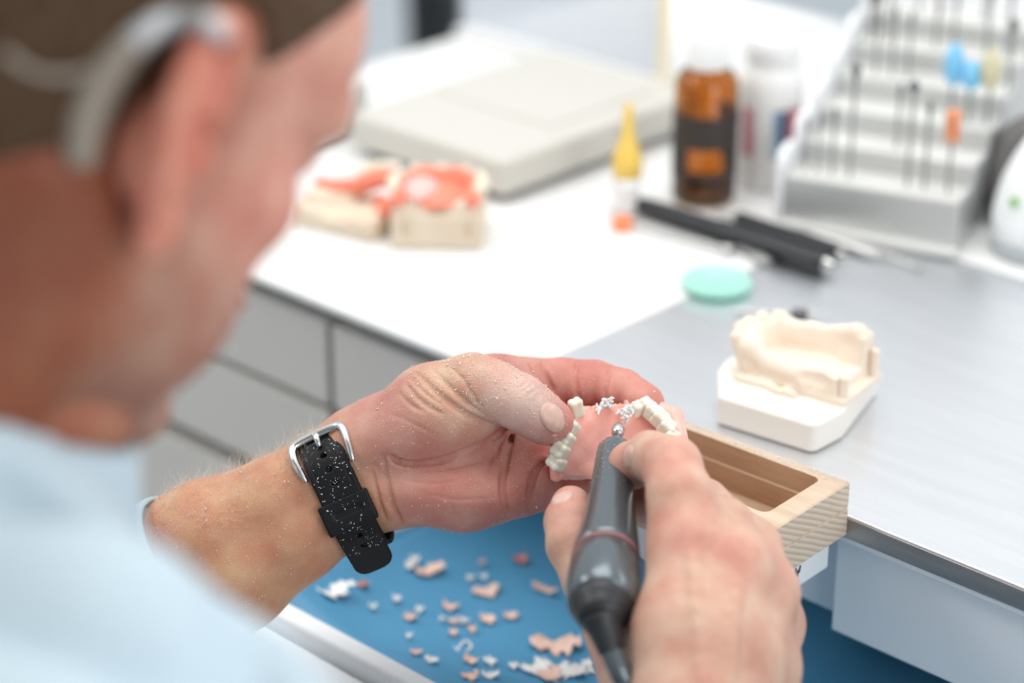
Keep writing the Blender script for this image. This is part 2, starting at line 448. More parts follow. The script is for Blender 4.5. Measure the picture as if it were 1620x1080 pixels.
bm = bmesh.new(); box(bm, (.013, 0, .0093), (.100, .050, .0185)); bm_obj('holder_body', bm, M_fascia, br, bevel=.001)
bm = bmesh.new(); rnd = random.Random(4)
for k in range(9): box(bm, (.0634, -.006+.0011*k*.8+rnd.uniform(-.0003, .0003), .009+rnd.uniform(-.001, .001)), (.0004, .0005, rnd.uniform(.002, .0045)), M=Matrix.Rotation(rnd.uniform(-.6, .6), 3, 'X'))
_o = bm_obj('print_mark', bm, M_darkrod, br); _o['label'] = 'small smudged grey print'

# ------------------------------------------------------------------ white plaster model on the steel
ZP = BENCH+.0152
pm = thing('plaster_model', 'cream plaster jaw model on a thick white base standing alone on the steel', 'dental model', tuple(G(1270, 640)[:2])+(BENCH,))
poly = [tuple(G(px, py, ZP)[:2]) for px, py in ((1136, 627), (1284, 672), (1296, 670), (1335, 650), (1391, 580), (1352, 545), (1185, 552), (1150, 566), (1135, 585))]
bm = bmesh.new(); prism(bm, poly, BENCH+.0004, ZP)
bm_obj('model_base', bm, M_plaster, pm, bevel=.0016, seg=3, local=False)
def zo(px, py, dz): return G(px, py, ZP+dz)
lo = np.array([-.135, .03, ZP-.004]); hi = np.array([-.02, .155, ZP+.034])
f = Field(lo, hi, .0006)
# low plinth of ivory plaster
A, B, Cc, Dd = zo(1178, 572, .006), zo(1322, 628, .004), zo(1376, 572, .006), zo(1215, 535, .006)
ctr = (A+B+Cc+Dd)/4; ax = (B-A); axn = ax/np.linalg.norm(ax); ay = (Dd-A); ay -= axn*(ay@axn); ayn = ay/np.linalg.norm(ay)
_LX = float(np.linalg.norm(ax)); axn = np.array([math.cos(R(8)), math.sin(R(8)), 0]); ayn = np.array([-math.sin(R(8)), math.cos(R(8)), 0]); A = B-axn*_LX*.97; ax = axn*_LX*.97
Rm = np.stack([axn, ayn, [0, 0, 1]], 1)
def L(u, v, z): return np.array([*(A[:2]+axn[:2]*u+ayn[:2]*v), ZP+z])
LX = float(np.linalg.norm(ax)); LY = .0385
f.rbox(L(LX*.5, LY*.5, .003), (LX*.5, LY*.46, .006), Rm, .002, .002)
f.rbox(L(LX*.5+.0025, LY*.5, .001), (LX*.5+.0025, LY*.5+.0005, .0026), Rm, .001, .001)
# near and far alveolar ridges with a sagging middle, front arch
f.chain([L(.002, .006, .0125), L(LX*.35, .0050, .0085), L(LX*.65, .0045, .0080), L(LX-.006, .005, .0105)], [.0050, .0042, .0042, .0048], .004)
f.chain([L(.004, LY-.008, .0165), L(LX*.4, LY-.006, .0165), L(LX*.7, LY-.006, .019), L(LX-.007, LY-.006, .0225)], [.006, .0055, .0055, .006], .004)
f.chain([L(.002, .006, .0145), L(-.003, LY*.45, .0145), L(.004, LY-.008, .0165)], [.0055, .006, .006], .004)
f.rbox(L(LX-.006, .005, .0065), (.006, .005, .0070), Rm, .001, .001); f.rbox(L(LX-.007, LY-.006, .012), (.007, .006, .0125), Rm, .002, .001)
f.rbox(L(LX*.5, LY-.0065, .009), (LX*.47, .0034, .009), Rm, .002, .003)
f.ell(L(LX*.58, LY*.47, .021), (.028, .0105, .0125), Rm, .004, 'cut')
f.ell(L(LX*.76, -.0010, .0105), (.009, .0035, .0045), Rm, .002, 'cut'); f.ell(L(.004, -.002, .006), (.008, .004, .005), Rm, .002, 'cut')
# front teeth: broad scalloped stumps leaning out of the arch
for k, (u, v, z) in enumerate(((-.0055, .0045, .0180), (-.0075, .0110, .0200), (-.0065, .0178, .0205), (-.003, .0245, .0215), (.003, .0305, .0215))):
    e = L(u, v, z); f.cone(L(u+.006, v, z-.012), e, .0042, .0036, .002); f.ell(e, (.0032, .0037, .0042), Rm, .0012)
for k in range(4):
    v = .0078+.0067*k; f.cone(L(-.0125, v, .008), L(-.010, v, .026), .0009, .0009, .001, 'cut')
rs = random.Random(3)
for k in range(9):                       # crumbly margin along the near side
    u = .001+k*.0037; f.ell(L(u, -.0025+rs.uniform(-.001, .001)-.0012*(k > 5), .0012), (.0028, .0022, .0022), Rm, .0012)
f.chain([L(.004, -.001, .009), L(.02, -.0012, .0065), L(.038, -.0012, .008)], [.0012, .0012, .001], .001, 'cut')
f.rbox(L(LX*.5, LY*.5, -.010), (LX, LY, .0094), Rm, 0, 0, 'cut')
V, Q = f.mesh(); V = smooth_mesh(V, Q, 2)
link('plaster_arch', mesh_np('plaster_arch', V, Q), M_plaster_pink, pm)
for (u, v, hh) in ((LX+.0022, .0035, .014), (LX+.0025, LY-.0045, .017)):
    bm = bmesh.new(); p = L(u, v, 0); lathe(bm, [(.0024, 0), (.0024, hh-.0006), (.0018, hh)], 20, Matrix.Translation(Vector(p)))
    bm_obj('locating_pin', bm, M_plaster_pink, pm, smooth=False, bevel=.0002, local=False)

# ------------------------------------------------------------------ waxed models on the white counter
def waxed(name, label, base, height, rot, kind):
    p0 = thing(name, label, 'dental model', base, rot, None)
    f = Field((-.040, -.034, -.003), (.040, .034, .045), .0009)
    if kind == 0:
        f.rbox((0, 0, .010), (.026, .022, .010), None, .002)
        for x in (-.018, .018): f.rbox((x, -.022, .013), (.0022, .0025, .006), None, .0005, .0005, 'cut')
        f.rbox((0, 0, .022), (.024, .020, .006), None, .004, .003)
        f.ell((0, -.006, .034), (.012, .024, .013), None, .004, 'cut')
    else:
        f.rbox((0, 0, .006), (.030, .020, .006), None, .002)
        f.rbox((-.012, .002, .012), (.014, .013, .006), None, .003, .003)
        f.ell((.004, -.012, .016), (.014, .012, .008), None, .003, 'cut')
    f.plane_cut((0, 0, .0003), (0, 0, -1))
    V, Q = f.mesh(); V = smooth_mesh(V, Q, 1)
    link('plaster_base', mesh_np('m', V, Q), M_plaster_old, p0, local=True)
    return p0
ma = waxed('waxed_plaster_model', 'yellowish plaster model carrying a pink wax plate, in front of the beige device', tuple(G(695, 372)[:2])+(BENCH,), 0, R(40), 0)
f = Field((-.04, -.034, .014), (.04, .034, .05), .0008)
f.chain([(-.021, -.019, .029), (-.022, .0, .031), (-.012, .015, .032), (.012, .015, .032), (.022, .0, .031), (.021, -.019, .029)], [.0045]*6, .002)
f.ell((0, -.002, .026), (.020, .020, .005), None, .003)
V, Q = f.mesh(); link('wax_plate', mesh_np('w', V, Q), M_wax, ma, local=True)
f = Field((-.04, -.034, .014), (.04, .034, .05), .0008)
f.ell((-.010, -.004, .030), (.0105, .016, .0055), None, .002)
V, Q = f.mesh(); link('light_wax_patch', mesh_np('w', V, Q), M_wax_light, ma, local=True)
M_tooth = mat('ivory_tooth', (.88, .80, .62), .28, c2=(.86, .82, .70), nscale=120, sss=.25, coat=.3)
for i, (x, y) in enumerate(((-.0245, -.010), (-.0255, -.001), (-.022, .008), (-.015, .0165), (.0, .0185), (.014, .0165), (.023, .008), (.0255, -.002), (.024, -.011))):
    bm = bmesh.new(); bmesh.ops.create_icosphere(bm, subdivisions=2, radius=1, matrix=Matrix.Translation((x, y, .033)) @ Matrix.Diagonal((.0042, .0040, .0045, 1)))
    bm_obj('artificial_tooth', bm, M_tooth, ma, smooth=True)
mb = waxed('waxed_plaster_model', 'low plaster model with a long curved roll of pink wax, left of the taller one', tuple(G(552, 352)[:2])+(BENCH,), 0, R(12), 1)
bm = bmesh.new(); pts = spline([(-.026, .006, .018), (-.012, .004, .0185), (.002, .007, .021), (.014, .014, .025), (.024, .018, .027)], 6)
tube(bm, pts, [.0035+.0018*math.sin(PI*k/(len(pts)-1)) for k in range(len(pts))], 14); bm_obj('wax_roll', bm, M_wax, mb, smooth=True)
bm = bmesh.new(); pts = spline([(.012, .012, .012), (.022, .006, .014), (.030, -.006, .012)], 6)
tube(bm, pts, .0045, 12); bm_obj('wax_rim', bm, M_wax, mb, smooth=True)
bm = bmesh.new(); pts = spline([(-.004, .016, .024), (.006, .022, .029), (.02, .0235, .031)], 6)
tube(bm, pts, .0035, 12); bm_obj('tooth_row', bm, M_tooth, mb, smooth=True)

# ------------------------------------------------------------------ beige flat device, transparent shield
dv = thing('laboratory_device', 'flat beige box-shaped device with rounded corners on the white counter', 'device', (-.443, .285, BENCH))
bm = bmesh.new(); box(bm, (0, -.022, .0165), (.135, .185, .023)); bm_obj('housing', bm, M_beige, dv, bevel=.004, seg=4)
for sx in (-.05, .05):
    for sy in (-.1, .055):
        bm = bmesh.new(); lathe(bm, [(.009, 0), (.009, .006)], 20, Matrix.Translation((sx, sy, 0))); bm_obj('rubber_foot', bm, M_black, dv)
bm = bmesh.new(); box(bm, (-.004, .0, .0285), (.10, .10, .0016)); bm_obj('top_plate', bm, M_beige, dv, bevel=.0006)
d2 = thing('laboratory_device', 'small beige box half hidden behind the face at the far end of the counter', 'device', (-.575, .175, BENCH), R(3))
bm = bmesh.new(); box(bm, (0, 0, .019), (.085, .07, .032)); bm_obj('housing', bm, M_beige, d2, bevel=.004, seg=4)
for sx in (-.03, .03):
    for sy in (-.025, .025):
        bm = bmesh.new(); lathe(bm, [(.007, 0), (.007, .0032)], 16, Matrix.Translation((sx, sy, 0))); bm_obj('rubber_foot', bm, M_black, d2)
M_shield = mat('clear_shield', (.74, .78, .84), .3, alpha=.62)
M_cream = mat('cream_post', (.88, .78, .56), .5)
sh = thing('plastic_shield', 'tall translucent plastic screen with a cream upright standing behind the beige device', 'screen', (-.457, .412, BENCH))
bm = bmesh.new(); box(bm, (-.095, 0, .12), (.19, .003, .24)); bm_obj('clear_panel', bm, M_shield, sh, bevel=.0006)
bm = bmesh.new(); box(bm, (.003, 0, .125), (.007, .008, .25)); _o = bm_obj('upright', bm, M_cream, sh, bevel=.001); _o['label'] = 'cream upright'
bm = bmesh.new(); box(bm, (-.09, 0, .003), (.19, .03, .006)); bm_obj('foot_bar', bm, M_white, sh, bevel=.001)

# ------------------------------------------------------------------ bottles
def glass(name, c, rough=.03, ior=1.5):
    m = bpy.data.materials.new(name); m.use_nodes = True; b = m.node_tree.nodes['Principled BSDF']
    b.inputs['Base Color'].default_value = (*c, 1); b.inputs['Transmission Weight'].default_value = 1; b.inputs['Roughness'].default_value = rough; b.inputs['IOR'].default_value = ior
    return m
M_amber = glass('amber_glass', (.66, .33, .03)); M_white_cap = mat('white_cap', (.96, .96, .95), .4); M_liquid = mat('dark_liquid', (.03, .012, .004), .15)
b1 = thing('amber_bottle', 'brown glass bottle with a white screw cap', 'bottle', tuple(G(1112, 314)[:2])+(BENCH,))
bm = bmesh.new()
prof = [(.0, .0), (.0165, .0), (.0190, .0025), (.0192, .006), (.0192, .070), (.0185, .0755), (.0155, .0800), (.0118, .083), (.0108, .086), (.0108, .094)]
inn = [(.0092, .094), (.0092, .0855), (.0140, .0785), (.0172, .0742), (.0176, .070), (.0176, .007), (.0160, .0045), (0, .0045)]
lathe(bm, [(max(r, .00001), z) for r, z in prof+inn], 48, cap=False); bmesh.ops.remove_doubles(bm, verts=bm.verts, dist=.00003)
bm_obj('glass_body', bm, M_amber, b1, smooth=True)
bm = bmesh.new(); lathe(bm, [(.0005, .0048), (.0172, .0048), (.0173, .052), (.0005, .052)], 40); bm_obj('liquid', bm, M_liquid, b1, smooth=True) if False else bm.free()
bm = bmesh.new(); prof = [(.0118, .083), (.0122, .084), (.0122, .108), (.0112, .1095), (.0005, .110)]
lathe(bm, prof, 40); bm_obj('cap', bm, M_white_cap, b1, smooth=True)
M_lab_dark = mat('dark_label', (.035, .025, .02), .5)
def band(r, z0, z1, a0, a1, m, par, name, t=.0003):
    bm = bmesh.new(); n = 24; rows = []
    for k in range(n+1):
        a = a0+(a1-a0)*k/n; c, s = math.cos(a), math.sin(a)
        rows.append([bm.verts.new((c*q, s*q, z)) for q, z in ((r, z0), (r+t, z0), (r+t, z1), (r, z1))])
    for a, b in zip(rows[:-1], rows[1:]):
        for j in range(4): bm.faces.new((a[j], a[(j+1) % 4], b[(j+1) % 4], b[j]))
    bm.faces.new(rows[0]); bm.faces.new(rows[-1][::-1])
    return bm_obj(name, bm, m, par, smooth=False)
vang = math.atan2(-fwd[1], -fwd[0])
b1.children[0].data.update()
band(.0193, .037, .057, vang-1.7, vang+2.6, M_lab_dark, b1, 'label_band'); band(.0193, .0165, .0225, vang-1.7, vang+2.4, M_lab_dark, b1, 'label_band')
band(.0193, .0225, .037, vang+.55, vang+2.6, M_lab_dark, b1, 'label_side'); band(.0193, .0225, .037, vang-1.7, vang-.62, M_lab_dark, b1, 'label_side')
M_jar = mat('white_jar_plastic', (.93, .92, .90), .4, sss=.1)
M_lred = mat('label_red', (.72, .22, .26), .5); M_lblue = mat('label_navy', (.05, .12, .24), .5); M_lpale = mat('label_pale_blue', (.30, .48, .62), .5)
b2 = thing('white_jar', 'tall white plastic jar with a pink and navy striped label', 'jar', tuple(G(1213, 288)[:2])+(BENCH,))
bm = bmesh.new(); prof = [(.017, 0), (.0195, .0015), (.0198, .066), (.0185, .072), (.0155, .076), (.0150, .082)]
lathe(bm, prof, 48); bm_obj('jar_body', bm, M_jar, b2, smooth=True)
bm = bmesh.new(); lathe(bm, [(.0160, .0795), (.0165, .080), (.0165, .0935), (.0158, .0945), (.0005, .095)], 40); bm_obj('lid', bm, M_white_cap, b2, smooth=True)
for a0, a1, m in ((-1.0, -.64, M_lred), (-.02, .16, M_lpale), (.16, .42, M_lblue), (.46, 1.05, M_lred)):
    band(.0200, .022, .052, vang+a0, vang+a1, m, b2, 'label_stripe')
M_yel = mat('yellow_cap', (.88, .60, .12), .4); M_clear = glass('clear_plastic', (.93, .95, .95), .1, 1.35); M_orange = mat('orange_plastic', (.92, .28, .12), .4)
b3 = thing('dropper_bottle', 'small clear dropper bottle with a yellow pointed cap', 'bottle', tuple(G(991, 338)[:2])+(BENCH,))
bm = bmesh.new(); lathe(bm, [(.0070, 0), (.0078, .001), (.0078, .026), (.006, .029)], 28); bm_obj('clear_body', bm, M_clear, b3, smooth=True)
bm = bmesh.new(); lathe(bm, [(.0086, .024), (.0088, .035), (.0066, .042), (.0038, .050), (.0026, .066), (.0018, .0685), (.0004, .069)], 28); bm_obj('pointed_cap', bm, M_yel, b3, smooth=True)
band(.0080, .005, .019, vang-1.2, vang+1.2, M_white, b3, 'label_band')
b4 = thing('orange_cap', 'small orange plastic cap lying in front of the dropper bottle', 'cap', tuple(G(984, 362)[:2])+(BENCH,))
bm = bmesh.new(); lathe(bm, [(.0058, 0), (.0060, .001), (.0058, .0065), (.0048, .0075), (.0004, .0076)], 24); o = bm_obj('cap_shell', bm, M_orange, b4, smooth=True)

# green disc
gd = thing('mint_disc', 'round mint green plastic disc lying where white counter meets steel', 'disc', tuple(G(1134, 457)[:2])+(BENCH+.003,))
bm = bmesh.new(); lathe(bm, [(.0005, 0), (.0165, 0), (.0188, .002), (.0192, .0042), (.0182, .0064), (.0160, .0072), (.0142, .0066), (.0135, .0060), (.0005, .0060)], 56); bm_obj('disc_body', bm, M_mint, gd, smooth=True)
gd.children[0].location = (0, 0, -.003)

# ------------------------------------------------------------------ hand tools on the bench
def tool(name, label, p0, p1, prof, m, cat='tool', group=None, lift=None):
    # prof: list of (fraction, radius, material)
    r0 = max(r for _, r, _ in prof)
    a = Vector((p0[0], p0[1], BENCH+(lift if lift is not None else r0)+.0002)); b = Vector((p1[0], p1[1], a.z)); Ln = (b-a).length
    t = thing(name, label, cat, (a.x, a.y, BENCH)); M = Matrix.Translation((0, 0, a.z-BENCH)) @ (b-a).to_track_quat('Z', 'Y').to_matrix().to_4x4()
    i = 0
    while i < len(prof)-1:
        j = i+1
        while j < len(prof)-1 and prof[j][2] is prof[i][2]: j += 1
        seg = prof[i:j+1]
        bm = bmesh.new(); lathe(bm, [(max(r, .0002), Ln*f_) for f_, r, _ in seg], 24, M)
        nm = prof[i][2][1]
        bm_obj(nm, bm, prof[i][2][0], t, smooth=False, bevel=.0003)
        i = j
    return t
H_ = (M_black, 'handle'); S_ = (M_steelrod, 'steel_tip'); K_ = (M_darkrod, 'collar')
tool('tool_handle', 'thick black round handle with a steel tip lying on the bench', G(1012, 342), G(1318, 440), [(0, .0045, H_), (.02, .0056, H_), (.1, .0058, H_), (.42, .0060, H_), (.43, .0068, H_), (.93, .0062, H_), (.96, .0042, S_), (1, .0026, S_)], None, 'handle')
tool('tool_handle', 'thinner black handle lying behind the thick black one', G(1165, 356), G(1335, 416), [(0, .0034, H_), (.05, .0044, H_), (.9, .0046, H_), (.95, .0022, S_), (1, .0015, S_)], None, 'handle')
tool('wax_knife', 'slim steel instrument with a ball end, rightmost of the tools', G(1305, 372), G(1458, 431), [(0, .0015, S_), (.3, .0021, S_), (.65, .0016, S_), (.93, .0012, S_), (.95, .0024, S_), (.99, .0026, S_), (1, .001, S_)], None)
tool('wax_knife', 'steel instrument with a knurled grip beside the ball ended one', G(1265, 372), G(1392, 416), [(0, .002, S_), (.25, .0034, S_), (.8, .0036, S_), (.9, .0016, S_), (1, .001, S_)], None)
tool('wax_knife', 'thin steel rod in front of the thick black handle', G(1002, 362), G(1158, 404), [(0, .0012, S_), (.3, .0014, S_), (.9, .0013, S_), (.93, .0030, S_), (1, .0030, S_)], None)
tool('wax_knife', 'short steel piece close to the green disc', G(1150, 388), G(1216, 424), [(0, .0016, S_), (.6, .0018, S_), (.75, .0032, S_), (1, .0030, S_)], None)
tool('wax_knife', 'thin bright rod lying behind the two black handles', G(1130, 338), G(1300, 385), [(0, .0012, S_), (.5, .0018, S_), (1, .0012, S_)], None)
tool('milling_bur', 'dark headed milling bur lying on the steel behind the plaster model', G(1158, 500), G(1297, 507), [(0, .0009, S_), (.05, .0012, S_), (.66, .0012, S_), (.67, .0014, K_), (.70, .0030, K_), (.84, .0032, K_), (.86, .0015, S_), (1, .0010, S_)], None, 'bur')

# ------------------------------------------------------------------ stepped bur stand
M_stand = mat('stand_metal', (.62, .63, .62), .38, .55); M_stand_top = mat('stand_tread', (.70, .70, .67), .5, .1); M_side = mat('white_acrylic', (.93, .94, .96), .25)
bs_p = G(1301, 374); bs_q = G(1516, 411)
bang = math.atan2(bs_q[1]-bs_p[1], bs_q[0]-bs_p[0])
bs = thing('bur_stand', 'stepped metal rack holding upright rotary burs', 'bur rack', (bs_p[0]-.025, bs_p[1]-.006, BENCH), bang)
BW = .103; TD = .029; TR = .0118; NT = 6; H0 = .033
for k in range(NT):
    z1 = H0+TR*k; y = TD*k
    bm = bmesh.new(); box(bm, (BW/2, y+TD/2, z1/2+.0007), (BW, TD-.0004, z1-.0046)); bm_obj('tier', bm, M_stand, bs, bevel=.0012)
    bm = bmesh.new(); box(bm, (BW/2, y+TD/2-.0002, z1-.0007), (BW-.001, TD-.001, .0014)); bm_obj('tread', bm, M_stand_top, bs, bevel=.0005)
    bm = bmesh.new(); pl = rrect(0, TD-.001, 0, z1+.012, .009); M = Matrix(((0, 0, 1, -.0055), (1, 0, 0, y), (0, 1, 0, .0026), (0, 0, 0, 1)))
    prism(bm, pl, 0, .005); bmesh.ops.transform(bm, matrix=M, verts=bm.verts); _o = bm_obj('side_fin', bm, M_side, bs, bevel=.001); _o['label'] = 'white rounded side fin'
bm = bmesh.new(); box(bm, (BW/2, -.003, .0045), (BW+.004, .008, .0034)); bm_obj('base_lip', bm, M_stand_top, bs, bevel=.0008)

M_shank = mat('shank_steel', (.26, .26, .26), .4, .8)
cb, sb = math.cos(bang), math.sin(bang)
def onstand(k, u):                       # tier k, distance u along it -> world point
    x = u*.92; y = TD*k+TD*.45; z = H0+TR*k
    return (bs.location.x+x*cb-y*sb, bs.location.y+x*sb+y*cb, BENCH+z+.0003)
M_lblue2 = mat('light_blue_silicone', (.22, .58, .86), .45, sss=.2); M_khaki = mat('khaki_silicone', (.66, .62, .42), .5, sss=.1); M_copper = mat('copper_red_head', (.72, .20, .08), .45, c2=(.80, .42, .25), nscale=200)
heads = {
 'plain': [(.0012, 0), (.0014, .004), (.0010, .008), (.0003, .009)],
 'round': [(.0010, 0), (.0024, .0015), (.0030, .004), (.0024, .0068), (.0004, .0080)],
 'flame': [(.0010, 0), (.0026, .003), (.0026, .007), (.0012, .012), (.0003, .014)],
 'cone':  [(.0010, 0), (.0014, .003), (.0030, .009), (.0026, .0105), (.0004, .011)],
 'tall':  [(.0012, 0), (.0050, .004), (.0062, .011), (.0052, .019), (.0026, .0245), (.0004, .026)],
 'bullet': [(.0012, 0), (.0056, .003), (.0060, .008), (.0046, .0145), (.0004, .018)],
 'cyl':   [(.0012, 0), (.0042, .001), (.0048, .004), (.0040, .009), (.0046, .014), (.0042, .0185), (.0006, .019)],
}
def bur(k, u, h, head, hm, label, group=None):
    p = onstand(k, u); t = thing('rotary_bur', label, 'bur', p, 0, group)
    bm = bmesh.new(); lathe(bm, [(.0009, 0), (.0009, h), ], 12); bm_obj('shank', bm, M_shank, t)
    bm = bmesh.new(); lathe(bm, heads[head], 20, Matrix.Translation((0, 0, h))); o = bm_obj('head', bm, hm, t, smooth=True)
    return t
bur(0, .101, .030, 'cyl', M_copper, 'bur with a copper red grinding head on the lowest tier')
bur(0, .086, .044, 'plain', M_darkrod, 'tall plain shank on the lowest tier, left of the copper red one')
bur(0, .075, .055, 'round', M_darkrod, 'tall bur with a dark oval head near the middle of the lowest tier')
bur(0, .038, .056, 'cone', M_darkrod, 'tall bur with a dark cone head in the left half of the lowest tier')
for u, h in ((.009, .024), (.017, .028), (.026, .032)): bur(0, u, h, 'plain', M_darkrod, 'short plain bur shank on the left end of the lowest tier', 'plain burs at the left end of the lowest tier')
bur(1, .058, .030, 'plain', M_darkrod, 'plain bur shank standing alone on the second tier')
bur(2, .082, .020, 'tall', M_lblue2, 'taller of the two light blue tipped polishers')
bur(2, .0935, .019, 'bullet', M_lblue2, 'shorter light blue polisher beside the taller blue one')
bur(2, .106, .020, 'tall', M_khaki, 'khaki pointed polisher right of the two blue ones')
bur(3, .110, .036, 'round', M_darkrod, 'dark round headed bur standing behind the khaki polisher')
for u, h in ((.022, .030), (.033, .034), (.0435, .032)): bur(3, u, h, 'plain', M_darkrod, 'plain bur shank in the left half of the fourth tier', 'plain burs on the fourth tier')
bur(4, .008, .020, 'flame', M_black, 'black flame headed bur at the left end of the fifth tier')
bur(4, .052, .030, 'plain', M_copper, 'reddish plain bur in the middle of the fifth tier')
for u, h in ((.020, .034), (.064, .026), (.086, .030), (.100, .034)): bur(4, u, h, 'plain', M_darkrod, 'thin plain bur shank on the fifth tier', 'plain burs on the fifth tier')
bur(5, .003, .022, 'flame', M_black, 'black flame headed bur at the left end of the top tier')
for u, h in ((.03, .03), (.045, .034), (.075, .03), (.092, .036), (.108, .030)): bur(5, u, h, 'plain', M_darkrod, 'thin plain bur shank on the top tier', 'plain burs on the top tier')

# ------------------------------------------------------------------ white bottle-shaped unit and dark grey arm at the right edge
M_grey2 = mat('mid_grey_plastic', (.42, .46, .48), .5); M_dgrey = mat('dark_grey_plastic', (.13, .125, .12), .55); M_green = mat('green_dot', (.20, .50, .10), .5); M_shell = mat('white_shell', (.88, .90, .91), .3)
q = G(1640, 402)
wu = thing('white_dispenser', 'white rounded dispenser with a grey foot and a small green dot', 'dispenser', (q[0], q[1], BENCH+.002))
bm = bmesh.new(); lathe(bm, [(.0250, .0005), (.0268, .002), (.0270, .010)], 48); bm_obj('grey_foot', bm, M_grey2, wu, smooth=False, bevel=.0008)
bm = bmesh.new(); lathe(bm, [(.0270, .0102), (.0272, .022), (.0256, .032), (.0228, .044), (.0178, .056), (.0130, .065), (.0105, .068), (.0105, .074), (.0005, .075)], 48); bm_obj('shell', bm, M_shell, wu, smooth=True)
bm = bmesh.new(); M = Matrix.Rotation(vang-.85, 4, 'Z') @ Matrix.Translation((.0262, 0, .036)) @ Matrix.Rotation(R(82), 4, 'Y')
lathe(bm, [(.0028, 0), (.0028, .0008)], 20, M); _o = bm_obj('green_dot', bm, M_green, wu); _o['label'] = 'small green dot'
_ab = P(1606, 372, 1.325); ga = thing('curved_arm', 'dark grey curved arm rising behind the white dispenser', 'arm', (_ab[0], _ab[1], BENCH+.0022))
bm = bmesh.new(); pts = spline([(_ab[0], _ab[1], BENCH+.004), P(1592, 330, 1.325), P(1585, 290, 1.325), P(1594, 248, 1.325), P(1612, 222, 1.325), P(1645, 208, 1.325), P(1690, 215, 1.325)], 6)
tube(bm, pts, [.0115]*len(pts), 20); bm_obj('arm_tube', bm, M_dgrey, ga, smooth=True, local=False)
bm = bmesh.new(); lathe(bm, [(.0145, 0), (.0145, .004), (.0115, .005)], 30); bm_obj('arm_base', bm, M_dgrey, ga, bevel=.0008)

mt = thing('white_mat', 'thin white mat on the steel under the bur rack and white dispenser', 'mat', (bs_p[0], bs_p[1], BENCH))
fr_ = [G(1262, 372)[:2], G(1516, 413)[:2], G(1760, 492)[:2]]; bm = bmesh.new()
prism(bm, [tuple(q) for q in fr_]+[tuple(fr_[2]+[.0, .20]), tuple(fr_[0]+[-.01, .20])], BENCH+.0003, BENCH+.0021); bm_obj('mat_sheet', bm, M_white, mt, bevel=.0005, local=False)

# far office chair
M_chairblue = mat('blue_fabric', (.03, .15, .45), .8); 
cp = P(690, 60, 2.6)
oc = thing('office_chair', 'black swivel chair post with a bit of blue seat, far behind the beige device', 'chair', (cp[0], cp[1], 0))
zc = cp[2]
bm = bmesh.new(); tube(bm, [(0, 0, .10), (0, 0, zc+.10)], .034, 20); bm_obj('gas_column', bm, M_black, oc)
for k in range(5):
    a = 2*PI*k/5+.3
    bm = bmesh.new(); tube(bm, [(0, 0, .10), (.14*math.cos(a), .14*math.sin(a), .085), (.29*math.cos(a), .29*math.sin(a), .062)], [.022, .018, .014], 12); bm_obj('base_leg', bm, M_black, oc, smooth=True)
    bm = bmesh.new(); lathe(bm, [(.024, -.01), (.028, -.006), (.028, .006), (.024, .01)], 20, Matrix.Translation((.29*math.cos(a), .29*math.sin(a), .0285)) @ Matrix.Rotation(a+PI/2, 4, 'Z') @ Matrix.Rotation(PI/2, 4, 'X')); bm_obj('castor', bm, M_black, oc)
bm = bmesh.new(); box(bm, (.12, .1, zc+.150), (.44, .42, .06)); bm_obj('seat', bm, M_chairblue, oc, bevel=.02, seg=4)
bm = bmesh.new(); box(bm, (0, 0, zc+.10), (.2, .2, .015)); bm_obj('seat_plate', bm, M_black, oc, bevel=.003)

